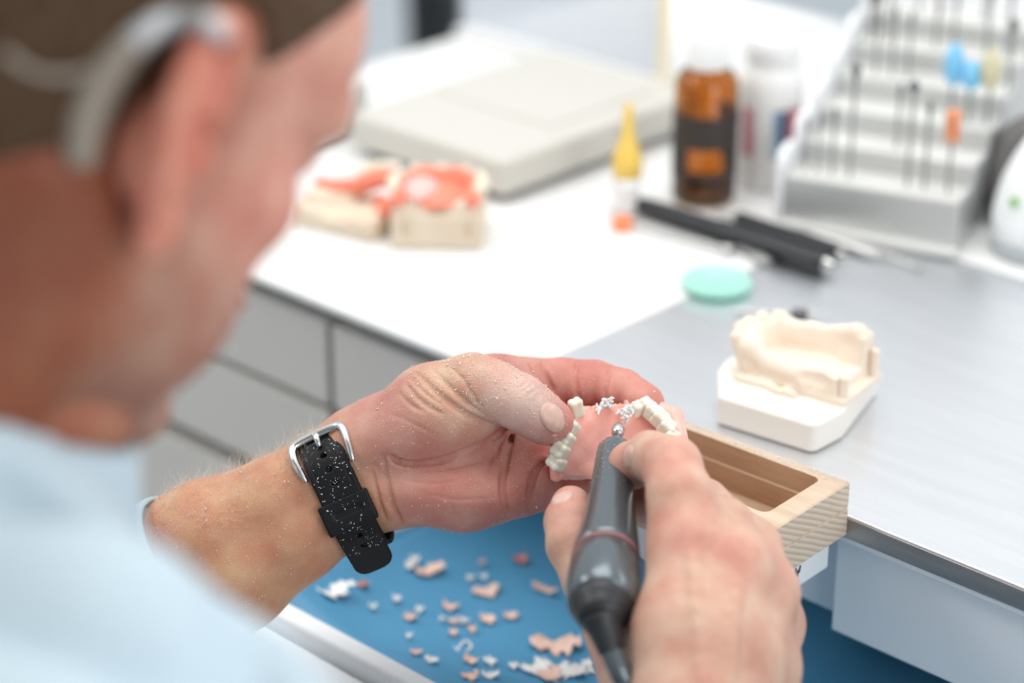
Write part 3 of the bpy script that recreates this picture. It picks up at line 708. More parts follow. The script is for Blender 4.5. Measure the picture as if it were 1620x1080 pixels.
# ================================================================== the technician
def skin_mat():
    m = bpy.data.materials.new('skin'); m.use_nodes = True; nt = m.node_tree; b = nt.nodes['Principled BSDF']
    at = nt.nodes.new('ShaderNodeAttribute'); at.attribute_name = 'tone'
    tc = nt.nodes.new('ShaderNodeTexCoord')
    n1 = nt.nodes.new('ShaderNodeTexNoise'); n1.inputs['Scale'].default_value = 70; n1.inputs['Detail'].default_value = 5
    n2 = nt.nodes.new('ShaderNodeTexNoise'); n2.inputs['Scale'].default_value = 420; n2.inputs['Detail'].default_value = 3
    vo = nt.nodes.new('ShaderNodeTexVoronoi'); vo.inputs['Scale'].default_value = 900; vo.feature = 'DISTANCE_TO_EDGE'
    nt.links.new(tc.outputs['Object'], n1.inputs['Vector']); nt.links.new(tc.outputs['Object'], n2.inputs['Vector']); nt.links.new(tc.outputs['Object'], vo.inputs['Vector'])
    mr = nt.nodes.new('ShaderNodeMapRange'); mr.inputs[1].default_value = .3; mr.inputs[2].default_value = .7; mr.inputs[3].default_value = .80; mr.inputs[4].default_value = 1.14
    nt.links.new(n1.outputs[0], mr.inputs[0])
    mx = nt.nodes.new('ShaderNodeMix'); mx.data_type = 'RGBA'; mx.blend_type = 'MULTIPLY'; mx.inputs[0].default_value = 1
    cc = nt.nodes.new('ShaderNodeCombineColor'); 
    pw = nt.nodes.new('ShaderNodeMath'); pw.operation = 'POWER'; pw.inputs[1].default_value = 1.35
    pw0 = nt.nodes.new('ShaderNodeMath'); pw0.operation = 'POWER'; pw0.inputs[1].default_value = .45
    nt.links.new(mr.outputs[0], pw.inputs[0]); nt.links.new(mr.outputs[0], pw0.inputs[0])
    nt.links.new(pw0.outputs[0], cc.inputs[0]); nt.links.new(pw.outputs[0], cc.inputs[1]); nt.links.new(pw.outputs[0], cc.inputs[2])
    nt.links.new(at.outputs['Color'], mx.inputs[6]); nt.links.new(cc.outputs[0], mx.inputs[7]); nt.links.new(mx.outputs[2], b.inputs['Base Color'])
    b.inputs['Roughness'].default_value = .48; b.inputs['Subsurface Weight'].default_value = .22
    b.inputs['Subsurface Radius'].default_value = (1, .35, .2); b.inputs['Subsurface Scale'].default_value = .004
    b.inputs['Specular IOR Level'].default_value = .28
    ad = nt.nodes.new('ShaderNodeMath'); ad.operation = 'MULTIPLY_ADD'; ad.inputs[1].default_value = .9
    nt.links.new(n2.outputs[0], ad.inputs[0]); nt.links.new(vo.outputs[0], ad.inputs[2])
    bp = nt.nodes.new('ShaderNodeBump'); bp.inputs['Strength'].default_value = .32; bp.inputs['Distance'].default_value = .0006
    nt.links.new(ad.outputs[0], bp.inputs['Height']); nt.links.new(bp.outputs[0], b.inputs['Normal'])
    return m
M_skin = skin_mat()
# hand-building frame: millimetres, x right, y up, z towards the viewer's side, origin 1 m along the view axis
HO = CAM+fwd*1.0
HB = np.stack([rgt, upv, -fwd], 1)
def hp(px, py, dz):
    d = 1000.0-dz; return np.array([(px-810)*d/FPX, -(py-540)*d/FPX, dz])
def hw(v): return HO+(np.asarray(v) @ HB.T)*.001
def h_in(p): return (np.asarray(p)-HO) @ HB*1000
def ch(f, pts, rad, k, k0=None, op='add'): f.chain([hp(*p) for p in pts], rad, k, op, k0)
hc0 = np.array([0, 0, 1000.0])          # camera centre in this frame
def crease(f, px, r=.9, push=.35, k=1.2):
    pts = spline([(a, b, 0) for a, b in px], 5); prev = None; n = len(pts)
    for i, q in enumerate(pts):
        d = hp(q[0], q[1], 0)-hc0; d /= np.linalg.norm(d)
        h = f.hit(hc0, d, 850, 1120)
        if h is None: prev = None; continue
        h = h+d*push*-1+d*(r*.35)
        rr = r*(.45+.55*math.sin(PI*min(1, max(0, (i+.5)/n))))
        if prev is not None and np.linalg.norm(h-prev[0]) < 4: f.cone(prev[0], h, prev[1], rr, k, 'cut')
        prev = (h, rr)

# ---- left hand and forearm (palm towards the viewer)
fl = Field(hp(215, 1010, 0)*[1, 1, 0]+[0, 0, -66], hp(1075, 520, 0)*[1, 1, 0]+[0, 0, 44], .72)
for off, dz in ((-1, 0), (1, 0)):
    ox, oy = .535*off, .845*off
    ch(fl, [(150+ox*34, 985+oy*34, -26), (350+ox*32, 880+oy*32, -14), (452+ox*28, 822+oy*28, -11), (522+ox*27, 778+oy*27, -10), (590+ox*30, 738+oy*30, -9), (622+ox*30, 716+oy*30, -9)], [31, 26.5, 21, 19, 19.5, 18], 5)
fl.ell(hp(575, 748, 0), (16, 5.2, 5), rotm((.2, .2, 1), (.845, .535, 0)), 5)     # wrist tendons
# metacarpals
ch(fl, [(612, 702, -8), (700, 640, -16), (790, 606, -24)], [15, 14, 11.5], 9)
ch(fl, [(615, 725, -8), (720, 690, -14), (805, 655, -20)], [15, 14, 12], 9)
ch(fl, [(620, 750, -7), (720, 735, -10), (818, 712, -14)], [15, 14.5, 12], 9)
ch(fl, [(632, 772, -4), (735, 785, -3), (826, 768, -7)], [15.5, 14, 12.5], 8)
fl.ell(hp(712, 778, 2), (36, 13.5, 15), rotm((0, 0, 1), (1, -.08, 0)), 7)          # hypothenar
fl.ell(hp(822, 745, -4), (9, 17, 11), None, 6)                                     # pad under ring and little finger
# thumb
ch(fl, [(610, 695, -2), (680, 640, 4), (748, 612, 8)], [17, 16, 14.2], 9)
fl.ell(hp(690, 668, 6), (33, 17.5, 17), rotm((0, 0, 1), (.93, .36, 0)), 7)         # thenar belly
ch(fl, [(748, 612, 8), (782, 617, 14), (822, 636, 18)], [14.2, 12.0, 12.0], 4)
ch(fl, [(822, 636, 18), (850, 655, 17), (872, 665, 14)], [12.0, 11.2, 9.6], 2.5)
fl.ell(hp(866, 672, 13), (11, 9, 9), None, 2)
# index, behind the thumb
ch(fl, [(775, 602, -24), (835, 604, -26)], [11.5, 11], 6)
ch(fl, [(835, 604, -26), (888, 603, -32), (940, 606, -31)], [11, 10.6, 10.6], 2)
ch(fl, [(940, 606, -31), (985, 617, -26), (1021, 636, -18)], [10.4, 9.6, 8.4], 1.6)
fl.ell(hp(1018, 640, -16), (9.6, 7.0, 8), rotm((0, 0, 1), (.9, -.44, 0)), 2)
fl.ell(hp(918, 612, -24), (7, 8, 6), None, 2); fl.ell(hp(968, 620, -21), (7, 7, 5), None, 2)
# middle, ring, little
ch(fl, [(805, 655, -20), (872, 672, -36), (930, 690, -34), (962, 700, -20)], [12, 10.5, 9.6, 8.6], 3, 6)
ch(fl, [(818, 715, -14), (880, 728, -24), (928, 742, -20), (955, 742, -14)], [12, 10.6, 9.5, 8.4], 2.2, 5)
ch(fl, [(826, 764, -7), (874, 768, -8), (914, 772, -7), (938, 768, -5)], [12.3, 10.8, 9.0, 8.0], 1.6, 5)
fl.ell(hp(858, 754, 1), (7.5, 10, 7.5), rotm((0, 0, 1), (.9, .3, 0)), 2.0)
# creases of palm, wrist and fingers
for pts_, r_, k_ in (
    ([(618, 722), (634, 730), (660, 733), (700, 727), (745, 708), (780, 691), (800, 679)], 1.7, 1.4),
    ([(808, 834), (799, 800), (795, 765), (800, 728), (808, 700), (811, 690)], 1.55, 1.2),
    ([(841, 822), (837, 795), (840, 765), (851, 740), (870, 729)], 1.5, 1.1),
    ([(790, 700), (777, 725), (769, 752)], .75, .8), ([(800, 690), (790, 705), (785, 722)], .6, .7),
    ([(607, 722), (612, 765), (621, 800), (638, 832)], 1.1, 1.6), ([(590, 748), (598, 785), (610, 822)], .7, 1.2),
    ([(596, 735), (604, 760), (612, 800)], .5, 1.0),
    ([(662, 592), (690, 620), (722, 645), (752, 662), (782, 672)], 1.15, 1.1),
    ([(688, 588), (712, 612), (738, 636), (765, 655)], .9, 1.0), ([(642, 607), (668, 636), (700, 655)], .8, 1.0),
    ([(716, 582), (736, 604), (752, 632), (766, 648)], .75, .9), ([(630, 620), (650, 640), (672, 652)], .6, .9),
    ([(648, 598), (676, 624), (704, 642)], .6, .8),
    ([(858, 562), (861, 585), (872, 612), (888, 640)], 1.15, 1.1), ([(830, 560), (833, 575), (842, 592)], .8, .8),
    ([(799, 560), (803, 572), (808, 582)], .7, .8),
    ([(916, 566), (911, 590), (912, 615), (918, 640)], 1.0, 1.0), ([(924, 570), (920, 595), (922, 615)], .5, .6),
    ([(968, 578), (960, 600), (957, 625), (960, 642)], .9, .9), ([(976, 584), (969, 604), (968, 620)], .45, .6),
    ([(846, 606), (836, 612), (826, 620)], .45, .5), ([(852, 613), (842, 620), (831, 629)], .45, .5),
    ([(838, 602), (828, 608), (820, 614)], .35, .5), ([(858, 622), (848, 629), (838, 640)], .35, .5),
    ([(620, 655), (650, 668), (690, 690)], .4, .7), ([(680, 782), (720, 790), (770, 788)], .4, .8),
    ([(640, 760), (680, 765), (730, 760)], .4, .8), ([(640, 745), (700, 742), (760, 730)], .5, .8)):
    crease(fl, pts_, r_, k=k_)
VL, QL = fl.mesh(); VL = smooth_mesh(VL, QL, 1, .4)

# ---- right hand (back of the hand towards the viewer, pen grip on the handpiece)
fr = Field((-5, -190, 0), (142, -25, 172), 1.1)
ch(fr, [(1092, 862, 98), (1078, 790, 92), (1063, 738, 76)], [15, 13.2, 12.2], 4)
ch(fr, [(1063, 738, 76), (1030, 722, 56)], [12.0, 10.8], 2.5)
ch(fr, [(1030, 722, 56), (998, 737, 40)], [10.2, 8.6], 2)
fr.ell(hp(1066, 728, 80), (9, 9, 6), None, 4); fr.ell(hp(998, 736, 43), (9.8, 10.2, 9), None, 3)
ch(fr, [(1160, 905, 104), (1140, 838, 84), (1112, 800, 58)], [14.5, 13, 11.6], 4); ch(fr, [(1112, 800, 58), (1060, 800, 42), (1022, 796, 34)], [11, 10, 8.6], 2)
ch(fr, [(1203, 935, 92), (1188, 868, 72), (1150, 830, 46)], [13.5, 12.3, 11], 4); ch(fr, [(1150, 830, 46), (1095, 838, 30), (1060, 838, 24)], [10.5, 9.6, 8], 2)
ch(fr, [(1216, 985, 76), (1208, 925, 58), (1182, 885, 38)], [12.5, 11, 10], 4); ch(fr, [(1182, 885, 38), (1130, 885, 26), (1098, 878, 22)], [9.6, 8.6, 7.4], 2)
ch(fr, [(1092, 862, 98), (1075, 1000, 122), (1075, 1160, 140)], [15.5, 17, 19], 10)
ch(fr, [(1160, 905, 104), (1130, 1020, 124), (1100, 1160, 140)], [15, 17, 19], 10)
ch(fr, [(1203, 940, 92), (1172, 1040, 114), (1130, 1165, 130)], [14, 16.5, 18], 10)
ch(fr, [(1214, 990, 76), (1195, 1060, 98), (1150, 1170, 118)], [13.5, 16, 17], 10)
fr.ell(hp(1090, 866, 106), (13, 12, 9), None, 6); fr.ell(hp(1162, 908, 110), (12, 12, 8), None, 6)
# thumb and its ball
ch(fr, [(1035, 1120, 112), (985, 1000, 86)], [19, 14.5], 10); ch(fr, [(985, 1000, 86), (935, 920, 70), (906, 862, 60)], [14.5, 11, 10.8], 4)
ch(fr, [(906, 862, 60), (900, 825, 52), (903, 800, 46)], [10.8, 10.2, 8.6], 2.5)
fr.chain([hp(1100, 1170, 132), hp(1085, 1260, 138)], [26, 27], 12)
for a, b in (((1095, 880, 0), (1110, 1080, 0)), ((1165, 930, 0), (1150, 1080, 0))):   # tendons
    pts = []
    for t in np.linspace(0, 1, 8):
        d = hp(a[0]+(b[0]-a[0])*t, a[1]+(b[1]-a[1])*t, 0)-hc0; d /= np.linalg.norm(d); h = fr.hit(hc0, d, 800, 1050)
        if h is not None: pts.append(h+d*1.2)
    if len(pts) > 2: fr.chain(pts, [2.0]*len(pts), 3)
VR, QR = fr.mesh(); VR = smooth_mesh(VR, QR, 2)

# ---- head, in head axes (mm): a forward, b left, c up
EARC = P(285, 225, .63)
haz = R(87); hpitch = R(31); hroll = R(0)
Fh = np.array([math.cos(haz)*math.cos(hpitch), math.sin(haz)*math.cos(hpitch), -math.sin(hpitch)])
Bh = np.array([-math.sin(haz), math.cos(haz), 0.0]); Uh = np.cross(Fh, Bh)
Bh, Uh = Bh*math.cos(hroll)+Uh*math.sin(hroll), Uh*math.cos(hroll)-Bh*math.sin(hroll)
HF = np.stack([Fh, Bh, Uh], 1)
HC = EARC+Bh*.078
def head_w(v): return HC+(np.asarray(v) @ HF.T)*.001
def head_in(p): return (np.asarray(p)-HC) @ HF*1000
fh_ = Field((-190, -110, -190), (150, 110, 145), 2.0)
fh_.ell((-8, 0, 42), (97, 75, 84))
fh_.ell((38, 0, -10), (52, 60, 76), None, 14)
fh_.ell((62, 0, 40), (34, 56, 42), None, 12)
for s in (-1, 1):
    fh_.cone((-2, s*56, -28), (8, s*50, -58), 14, 13, 12)
    fh_.cone((8, s*52, -56), (68, s*20, -84), 15, 13, 14)
    fh_.cone((84, s*14, 26), (78, s*42, 24), 8, 9, 8)
    fh_.ell((58, s*42, -10), (20, 15, 16), None, 12); fh_.ell((40, s*40, -48), (30, 24, 30), None, 14)
    fh_.ell((88, s*31, 10), (14, 15, 11), None, 7, 'cut')
    fh_.ell((75, s*31, 11), (13, 13.5, 12), None, 2); fh_.cone((86, s*23, 3.5), (86, s*39, 3.5), 1.2, 1.2, 1.2, 'cut')
fh_.ell((74, 0, -85), (14, 17, 12), None, 10)
fh_.cone((90, 0, 22), (108, 0, -14), 7, 9.5, 7)
for s in (-1, 1): fh_.ell((101, s*10, -17), (8, 6.5, 6.5), None, 4)
fh_.ell((84, 0, -45), (14, 26, 18), None, 8)
fh_.ell((97, 0, -42), (6, 22, 4.5), None, 3); fh_.ell((96, 0, -52), (6, 18, 5), None, 3)
fh_.cone((104, -18, -46.8), (104, 18, -46.8), 1.4, 1.4, 1.5, 'cut')
# neck, running back and down to the collar
nk = head_in([-.052, -.470, .925])
fh_.cone((-30, 0, -18), nk*.86, 57, 62, 22); fh_.cone((12, 0, -56), nk*.8+np.array([30, 0, -4]), 34, 36, 18)
fh_.cone((-20, -50, -20), nk*.7+np.array([35, -12, 0]), 16, 15, 14); fh_.cone((-20, 50, -20), nk*.7+np.array([35, 12, 0]), 16, 15, 14)
# ears
def ear(f, s):
    o = np.array([-6, s*72, 0]); e1 = np.array([.86, -s*.5, 0]); e1 = e1/np.linalg.norm(e1); e2 = np.array([-.12, 0, 1.]); e2 /= np.linalg.norm(e2); n = np.array([.5, s*.86, 0.1]); n /= np.linalg.norm(n)
    q = lambda a, b, c: o+e1*a+e2*b+n*(c+7)
    Rm = np.stack([e1, e2, n], 1)
    f.ell(q(-2, 3, 1), (16, 29, 4), Rm, 2)
    f.ell(q(0, -4, -6), (11, 16, 9), Rm, 6)
    rim = spline([q(5, 1, 3), q(11, 12, 4), q(12, 24, 5), q(4, 33, 5.5), q(-9, 32, 6), q(-17, 22, 6), q(-19.5, 8, 5.5), q(-16.5, -6, 5), q(-10, -17, 4), q(-2, -25, 3)], 4)
    f.chain(rim, [3.6]*len(rim), 1.5)
    ah = spline([q(-1, 22, 4), q(-8, 13, 5), q(-10, 0, 5), q(-5, -11, 5), q(2, -14, 5)], 4); f.chain(ah, [3]*len(ah), 2)
    f.ell(q(1, -24, 2), (9, 11, 5.5), Rm, 3); f.ell(q(11, -3, 4), (4.5, 6, 4), Rm, 2.5)
    f.ell(q(1, -1, 5), (8, 11, 7), Rm, 2, 'cut')
    return q
fe = Field((-60, -122, -52), (40, -52, 52), 1.2); qr = ear(fe, -1)
fe2 = Field((-60, 52, -52), (40, 122, 52), 1.6); ear(fe2, 1)
VE, QE = fe.mesh(); VE2, QE2 = fe2.mesh()
VH, QH = fh_.mesh(); VH = smooth_mesh(VH, QH, 2)

# ---- torso and upper arms (under the shirt, world metres)
NB = np.array([-.052, -.460, .940]); RSH = np.array([.125, -.490, .905]); LSH = np.array([-.234, -.490, .880])
REL = np.array([.165, -.360, .700]); RWR = hw(hp(1085, 1250, 138)); LEL = P(-60, 1165, 1.045); LCU = hw(hp(330, 892, -14))
ft = Field((-.42, -.90, .40), (.34, -.10, 1.02), .006)
ft.ell((-.052, -.57, .70), (.185, .115, .24), None, .02); ft.cone(RSH, LSH, .055, .055, .06); ft.cone(NB-[0, .02, .03], NB+[0, .05, .03], .058, .055, .04)
ft.cone(RSH, REL, .052, .042, .03); ft.cone(LSH, LEL, .052, .042, .03)
ft.ell((-.052, -.66, .52), (.165, .11, .085), None, .04)
VT, QT = ft.mesh()
ff = Field(np.minimum(REL, RWR)-.06, np.maximum(REL, RWR)+.06, .003)
ff.cone(REL, REL*.6+RWR*.4, .042, .044, .01); ff.cone(REL*.6+RWR*.4, RWR, .044, .0265, .01)
VF, QF = ff.mesh()
fg = Field(np.minimum(LEL, LCU)-.06, np.maximum(LEL, LCU)+.06, .003)
fg.cone(LEL, LEL*.5+LCU*.5, .040, .036, .01); fg.cone(LEL*.5+LCU*.5, LCU-(LCU-LEL)*.12, .036, .029, .01)
VG, QG = fg.mesh()

# ---- assemble the body as one mesh, with skin tones (palms, knuckles and ears are ruddier, the jaw is stubbly; light and shade on the head are partly tinted in)
base = np.array([.60, .34, .235]); palm = np.array([.52, .25, .20]); red = np.array([.63, .25, .205]); tan = np.array([.56, .295, .175]); stub = np.array([.22, .13, .09])
def ss(x, a, b): t = np.clip((x-a)/(b-a), 0, 1); return t*t*(3-2*t)
def mixc(A, Bc, t): return A*(1-t[:, None])+Bc*t[:, None]
def near(V, p, r0, r1): return 1-ss(np.linalg.norm(V-np.asarray(p), axis=1), r0, r1)
cL = np.tile(tan, (len(VL), 1)); axis = (VL[:, 0]*.845+VL[:, 1]*.535)
wx = hp(560, 765, 0); t = ss(axis, wx[0]*.845+wx[1]*.535-5, wx[0]*.845+wx[1]*.535+22); cL = mixc(cL, palm, t)
cL = mixc(cL, np.array([.62, .40, .27]), near(VL, hp(735, 595, 20), 14, 34)*.8); cL = mixc(cL, np.array([.70, .50, .44]), near(VL, hp(830, 630, 28), 12, 30)*.6)
cL = mixc(cL, red, np.maximum.reduce([near(VL, hp(835, 790, 0), 10, 34)*.55, near(VL, hp(960, 620, -20), 22, 45)*.55, near(VL, hp(888, 672, 16), 6, 14)*.7, near(VL, hp(940, 745, -5), 18, 40)*.45, near(VL, hp(700, 790, 8), 10, 30)*.3]))
cR = np.tile(np.array([.60, .37, .275]), (len(VR), 1))
cR = mixc(cR, red, np.maximum.reduce([near(VR, hp(*p), 6, 22)*.42 for p in ((1085, 850, 108), (1065, 728, 86), (1165, 900, 112), (1208, 935, 95), (905, 800, 52), (990, 740, 44))]))
cR = mixc(cR, np.array([.50, .33, .25]), near(VR, hp(1180, 1000, 118), 3, 14)*.5)
cH = mixc(np.tile(np.array([.32, .11, .06]), (len(VH), 1)), np.array([.60, .30, .225]), ss(VH[:, 0], 0, 45))  # shade coloured into the back of the head, face front lightened as if lit
jaw = ss(-VH[:, 2], 6, 45)*ss(VH[:, 0], -5, 25)*(1-ss(-VH[:, 2], 95, 130)); cH = mixc(cH, stub, jaw*.55)
cH = mixc(cH, np.array([.62, .25, .19]), near(np.abs(VH*[1, 1, 1])*[0, 1, 0]+VH*[1, 0, 1], (66, 44, -14), 12, 32)*.5)
cH = mixc(cH, np.array([.17, .043, .016]), ss(-VH[:, 0], -20, 40)*ss(-VH[:, 2], 0, 40)*.7)  # nape darker: tanned skin plus painted shade
cE = np.tile(np.array([.62, .24, .17]), (len(VE), 1)); cE2 = np.tile(np.array([.62, .24, .19]), (len(VE2), 1))
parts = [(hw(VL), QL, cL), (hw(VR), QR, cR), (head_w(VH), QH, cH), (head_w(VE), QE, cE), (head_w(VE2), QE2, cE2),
         (VT, QT, np.tile(np.array([.38, .15, .09]), (len(VT), 1))), (VF, QF, np.tile(base, (len(VF), 1))), (VG, QG, np.tile(tan, (len(VG), 1)))]
allV, allQ, allC, off = [], [], [], 0
for V, Q, Cc_ in parts:
    allV.append(V); allQ.append(Q+off); allC.append(Cc_); off += len(V)
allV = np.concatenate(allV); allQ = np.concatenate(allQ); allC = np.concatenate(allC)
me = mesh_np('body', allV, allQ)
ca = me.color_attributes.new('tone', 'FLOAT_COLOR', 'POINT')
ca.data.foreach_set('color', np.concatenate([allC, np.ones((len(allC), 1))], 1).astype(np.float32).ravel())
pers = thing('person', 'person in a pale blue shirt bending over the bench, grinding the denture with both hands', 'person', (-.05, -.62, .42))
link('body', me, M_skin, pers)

# hair: a short crop over the skull, cut at the hairline
fc = Field(fh_.lo, fh_.lo+(fh_.n-1)*fh_.h, fh_.h); fc.D = fh_.D-3.0
fc.plane_cut((0, 0, -34), (0, 0, -1), 3)
fc.plane_cut((70, 0, 58), (1, 0, -.55), 6)
for s in (-1, 1):
    fc.ell((8, s*78, 2), (20, 26, 40), None, 5, 'cut')
fc.plane_cut((24, 0, 26), (.62, 0, -.8), 8)
VC, QC = fc.mesh(); VC = smooth_mesh(VC, QC, 1)
M_hair = mat('brown_grey_hair', (.055, .028, .014), .8, spec=.15, c2=(.12, .072, .045), nscale=500, bump=.8, bscale=900)
link('hair', mesh_np('hair', head_w(VC), QC), M_hair, pers)
for s in (-1, 1):                        # eyes under the lids, eyebrows
    bm = bmesh.new(); bmesh.ops.create_icosphere(bm, subdivisions=3, radius=.0120, matrix=Matrix.Translation(Vector(head_w((74.5, s*31, 8)))))
    link_me = bpy.data.meshes.new('eye'); bm.to_mesh(link_me); bm.free(); link('eye', link_me, mat('eye_white', (.85, .83, .80), .15), pers)
    pts = spline([head_w(p) for p in ((93, s*12, 27), (92, s*26, 31), (84, s*42, 28))], 5)
    bm = bmesh.new(); tube(bm, pts, [.002+.0022*math.sin(PI*k/(len(pts)-1)) for k in range(len(pts))], 8)
    bm_obj('eyebrow', bm, M_hair, pers, smooth=True, local=False)

# thumbnails / fingernails
M_nail = mat('fingernail', (.62, .38, .31), .34, sss=.2, c2=(.70, .48, .40), nscale=300)
def nail(c, n, xd, rx, ry, rz=1.6):
    f = Field(np.array(c)-16, np.array(c)+16, .5); Rm = rotm(n, xd); f.ell(c, (rx, ry, rz+.8), Rm); f.ell(np.array(c)-np.array(Rm[:, 2])*2.2, (rx*1.3, ry*1.3, 2.4), Rm, .4, 'cut')
    V, Q = f.mesh(); return link('fingernail', mesh_np('n', hw(V), Q), M_nail, pers)
def surf_hit(f, px, py):
    d = hp(px, py, 0)-hc0; d /= np.linalg.norm(d); return f.hit(hc0, d, 830, 1120)
def grad(f, p, e=1.2):
    g = np.array([f.sample(p+np.eye(3)[i]*e)-f.sample(p-np.eye(3)[i]*e) for i in range(3)]); return g/np.linalg.norm(g)
h = surf_hit(fl, 877, 660); n_ = grad(fl, h, 2.5)
nail(h-n_*1.55, n_+np.array([.1, .22, 0]), (.85, -.52, 0), 7.6, 6.0, 2.0)
h = surf_hit(fr, 992, 722)
if h is not None: n_ = grad(fr, h, 2.5); nail(h-n_*1.5, n_, (-.8, -.3, -.5), 6, 4.8)
h = surf_hit(fr, 888, 785)
if h is not None: n_ = grad(fr, h, 2.5); nail(h-n_*1.6, n_, (0, 1, -.4), 6, 5)

# ---- shirt (one garment: body, sleeves; collar is its own piece)
M_shirt = mat('pale_blue_cotton', (.43, .53, .59), .85, c2=(.46, .56, .62), nscale=20, bump=.3, bscale=2500)
fs = Field((-.46, -.90, .41), (.38, -.08, 1.06), .0036)
fs.ell((-.052, -.57, .70), (.205, .130, .25), None, .02); fs.cone(RSH+[-.03, 0, .006], LSH+[.03, 0, .006], .064, .064, .06)
fs.cone(NB-[0, .03, .05], NB+[0, .005, -.005], .082, .074, .05)
fs.cone(RSH, REL, .068, .060, .03); fs.cone(LSH, LEL, .068, .062, .03); fs.cone(REL, REL*.62+RWR*.38, .060, .052, .02)
CUF = P(318, 900, 1.010); cd_ = (LCU-LEL)/np.linalg.norm(LCU-LEL)
fs.cone(LEL, LEL*.4+CUF*.6, .050, .0405, .02)
fs.ell((-.052, -.65, .51), (.19, .135, .075), None, .04)
rf = random.Random(8)
fs.cone(NB+[.015, -.01, -.012], RSH+[0, .0, .004], .060, .058, .05)
for (a, b, r_) in ((RSH+[-.02, .05, .03], REL+[.0, .07, .03], .010), (RSH+[-.05, .06, .01], REL+[-.05, .05, .02], .008), (NB+[.03, .03, -.02], RSH+[-.0, .07, -.02], .010)):
    fs.cone(a, b, r_, r_*.6, .03)
fs.plane_cut(CUF+cd_*.0, cd_, .002) if False else None
rc = (RWR-REL); rc /= np.linalg.norm(rc); RC = REL*.62+RWR*.38
fs.cone(RC+rc*.01, RC+rc*.09, .047, .050, .001, 'cut')
fs.cone(NB+[0, .012, .005], NB+[0, .07, .12], .0635, .068, .004, 'cut')
def fold(px, r_, k_, dp, op='cut'):
    pts = []
    for q in spline([(a, b, 0) for a, b in px], 4):
        d_ = ray(q[0], q[1]); h_ = fs.hit(CAM, d_, .40, 1.0)
        if h_ is not None: pts.append(h_+d_*dp)
    if len(pts) > 1: fs.chain(pts, [r_*(.5+.5*math.sin(PI*(i+.5)/len(pts))) for i in range(len(pts))], k_, op)
fold([(-40, 745), (40, 770), (110, 820), (170, 880)], .009, .012, -.003)
fold([(-30, 900), (80, 905), (190, 950), (300, 1040)], .010, .022, -.005)
fold([(330, 960), (380, 1010), (420, 1080)], .007, .018, -.003)
fold([(60, 980), (150, 1010), (220, 1080)], .012, .025, .004, 'add')
VS, QS = fs.mesh(); VS = smooth_mesh(VS, QS, 2)
shirt = link('shirt', mesh_np('shirt', VS, QS), M_shirt, pers)
# lower left sleeve, a soft tube with a hemmed cuff
bm = bmesh.new(); sl_len = float(np.linalg.norm(CUF-LEL)); MS = axisM(Vector(LEL), Vector(CUF)); rws = []
prof_s = [(.052, .25), (.0515, .4), (.0495, .55), (.0478, .7), (.0440, .82), (.0412, .90), (.0414, .905), (.0398, .99), (.0392, 1.0), (.0374, 1.0), (.0372, .985), (.0376, .9), (.0400, .8), (.0428, .65)]
for r_, t_ in prof_s:
    rw = []
    for k in range(64):
        a = 2*PI*k/64; fo_ = 1+.022*math.sin(3*a+9*t_)+.018*math.sin(5*a-14*t_+1)*(1-.5*t_)
        rw.append(bm.verts.new(MS @ Vector((r_*fo_*math.cos(a), r_*fo_*math.sin(a), t_*sl_len))))
    rws.append(rw)
for a, b in zip(rws[:-1], rws[1:]):
    for k in range(64): bm.faces.new((a[k], a[(k+1) % 64], b[(k+1) % 64], b[k]))
bm_obj('sleeve', bm, M_shirt, shirt, smooth=True, local=False)
# collar: a folded band round the neck
bm = bmesh.new(); rows = []
nd = np.array([0, .50, .866]); nd /= np.linalg.norm(nd); e1 = np.array([1., 0, 0]); e2 = np.cross(nd, e1)
CN = np.array([-.052, -.440, .968])
for k in range(61):
    a = R(-156+312*k/60)+PI/2               # open at the throat
    dirv = e1*math.cos(a)-e2*math.sin(a)*1.06
    flare = .010*(abs(k-30)/30)**3
    prof_ = [(.070, -.030, 0), (.0700, .014, 0), (.0720, .019, 0), (.0755, .016, 0), (.086+flare, -.024-flare, 0), (.084+flare, -.0255-flare, 0), (.073, .010, 0), (.072, -.030, 0)]
    rows.append([bm.verts.new(Vector(CN+dirv*r_+nd*z_)) for r_, z_, _ in prof_])
for a, b in zip(rows[:-1], rows[1:]):
    for j in range(8): bm.faces.new((a[j], a[(j+1) % 8], b[(j+1) % 8], b[j]))
bm.faces.new(rows[0]); bm.faces.new(rows[-1][::-1])
cl_ = bm_obj('collar', bm, M_shirt, shirt, smooth=True, local=False)

# trousers and the stool under the sitting body
M_trouser = mat('navy_cotton', (.03, .05, .10), .9, bump=.3, bscale=1500)
ftr = Field((-.42, -.86, .0), (.34, .02, .62), .008)
ftr.ell((-.052, -.66, .52), (.17, .14, .09), None, .03)
for s_ in (-1, 1):
    hip = np.array([-.052+s_*.09, -.64, .52]); kn = np.array([-.052+s_*.15, -.23, .52]); an = np.array([-.052+s_*.14, -.26, .09])
    ftr.cone(hip, kn, .085, .062, .03); ftr.cone(kn, an, .060, .047, .02)
Vt, Qt = ftr.mesh(); Vt = smooth_mesh(Vt, Qt, 2)
link('trousers', mesh_np('trousers', Vt, Qt), M_trouser, pers)
for s_ in (-1, 1):
    fo = Field((-.42, -.36, -.01), (.34, .04, .16), .005); x_ = -.052+s_*.14
    fo.ell((x_, -.20, .045), (.045, .125, .045), None, .0); fo.cone((x_, -.27, .06), (x_, -.26, .11), .045, .042, .02); fo.plane_cut((0, 0, .002), (0, 0, -1))
    Vo, Qo = fo.mesh(); link('shoe', mesh_np('shoe', Vo, Qo), M_black, pers)
sto = thing('stool', 'black round work stool hidden beneath the seated person', 'stool', (-.052, -.68, 0))
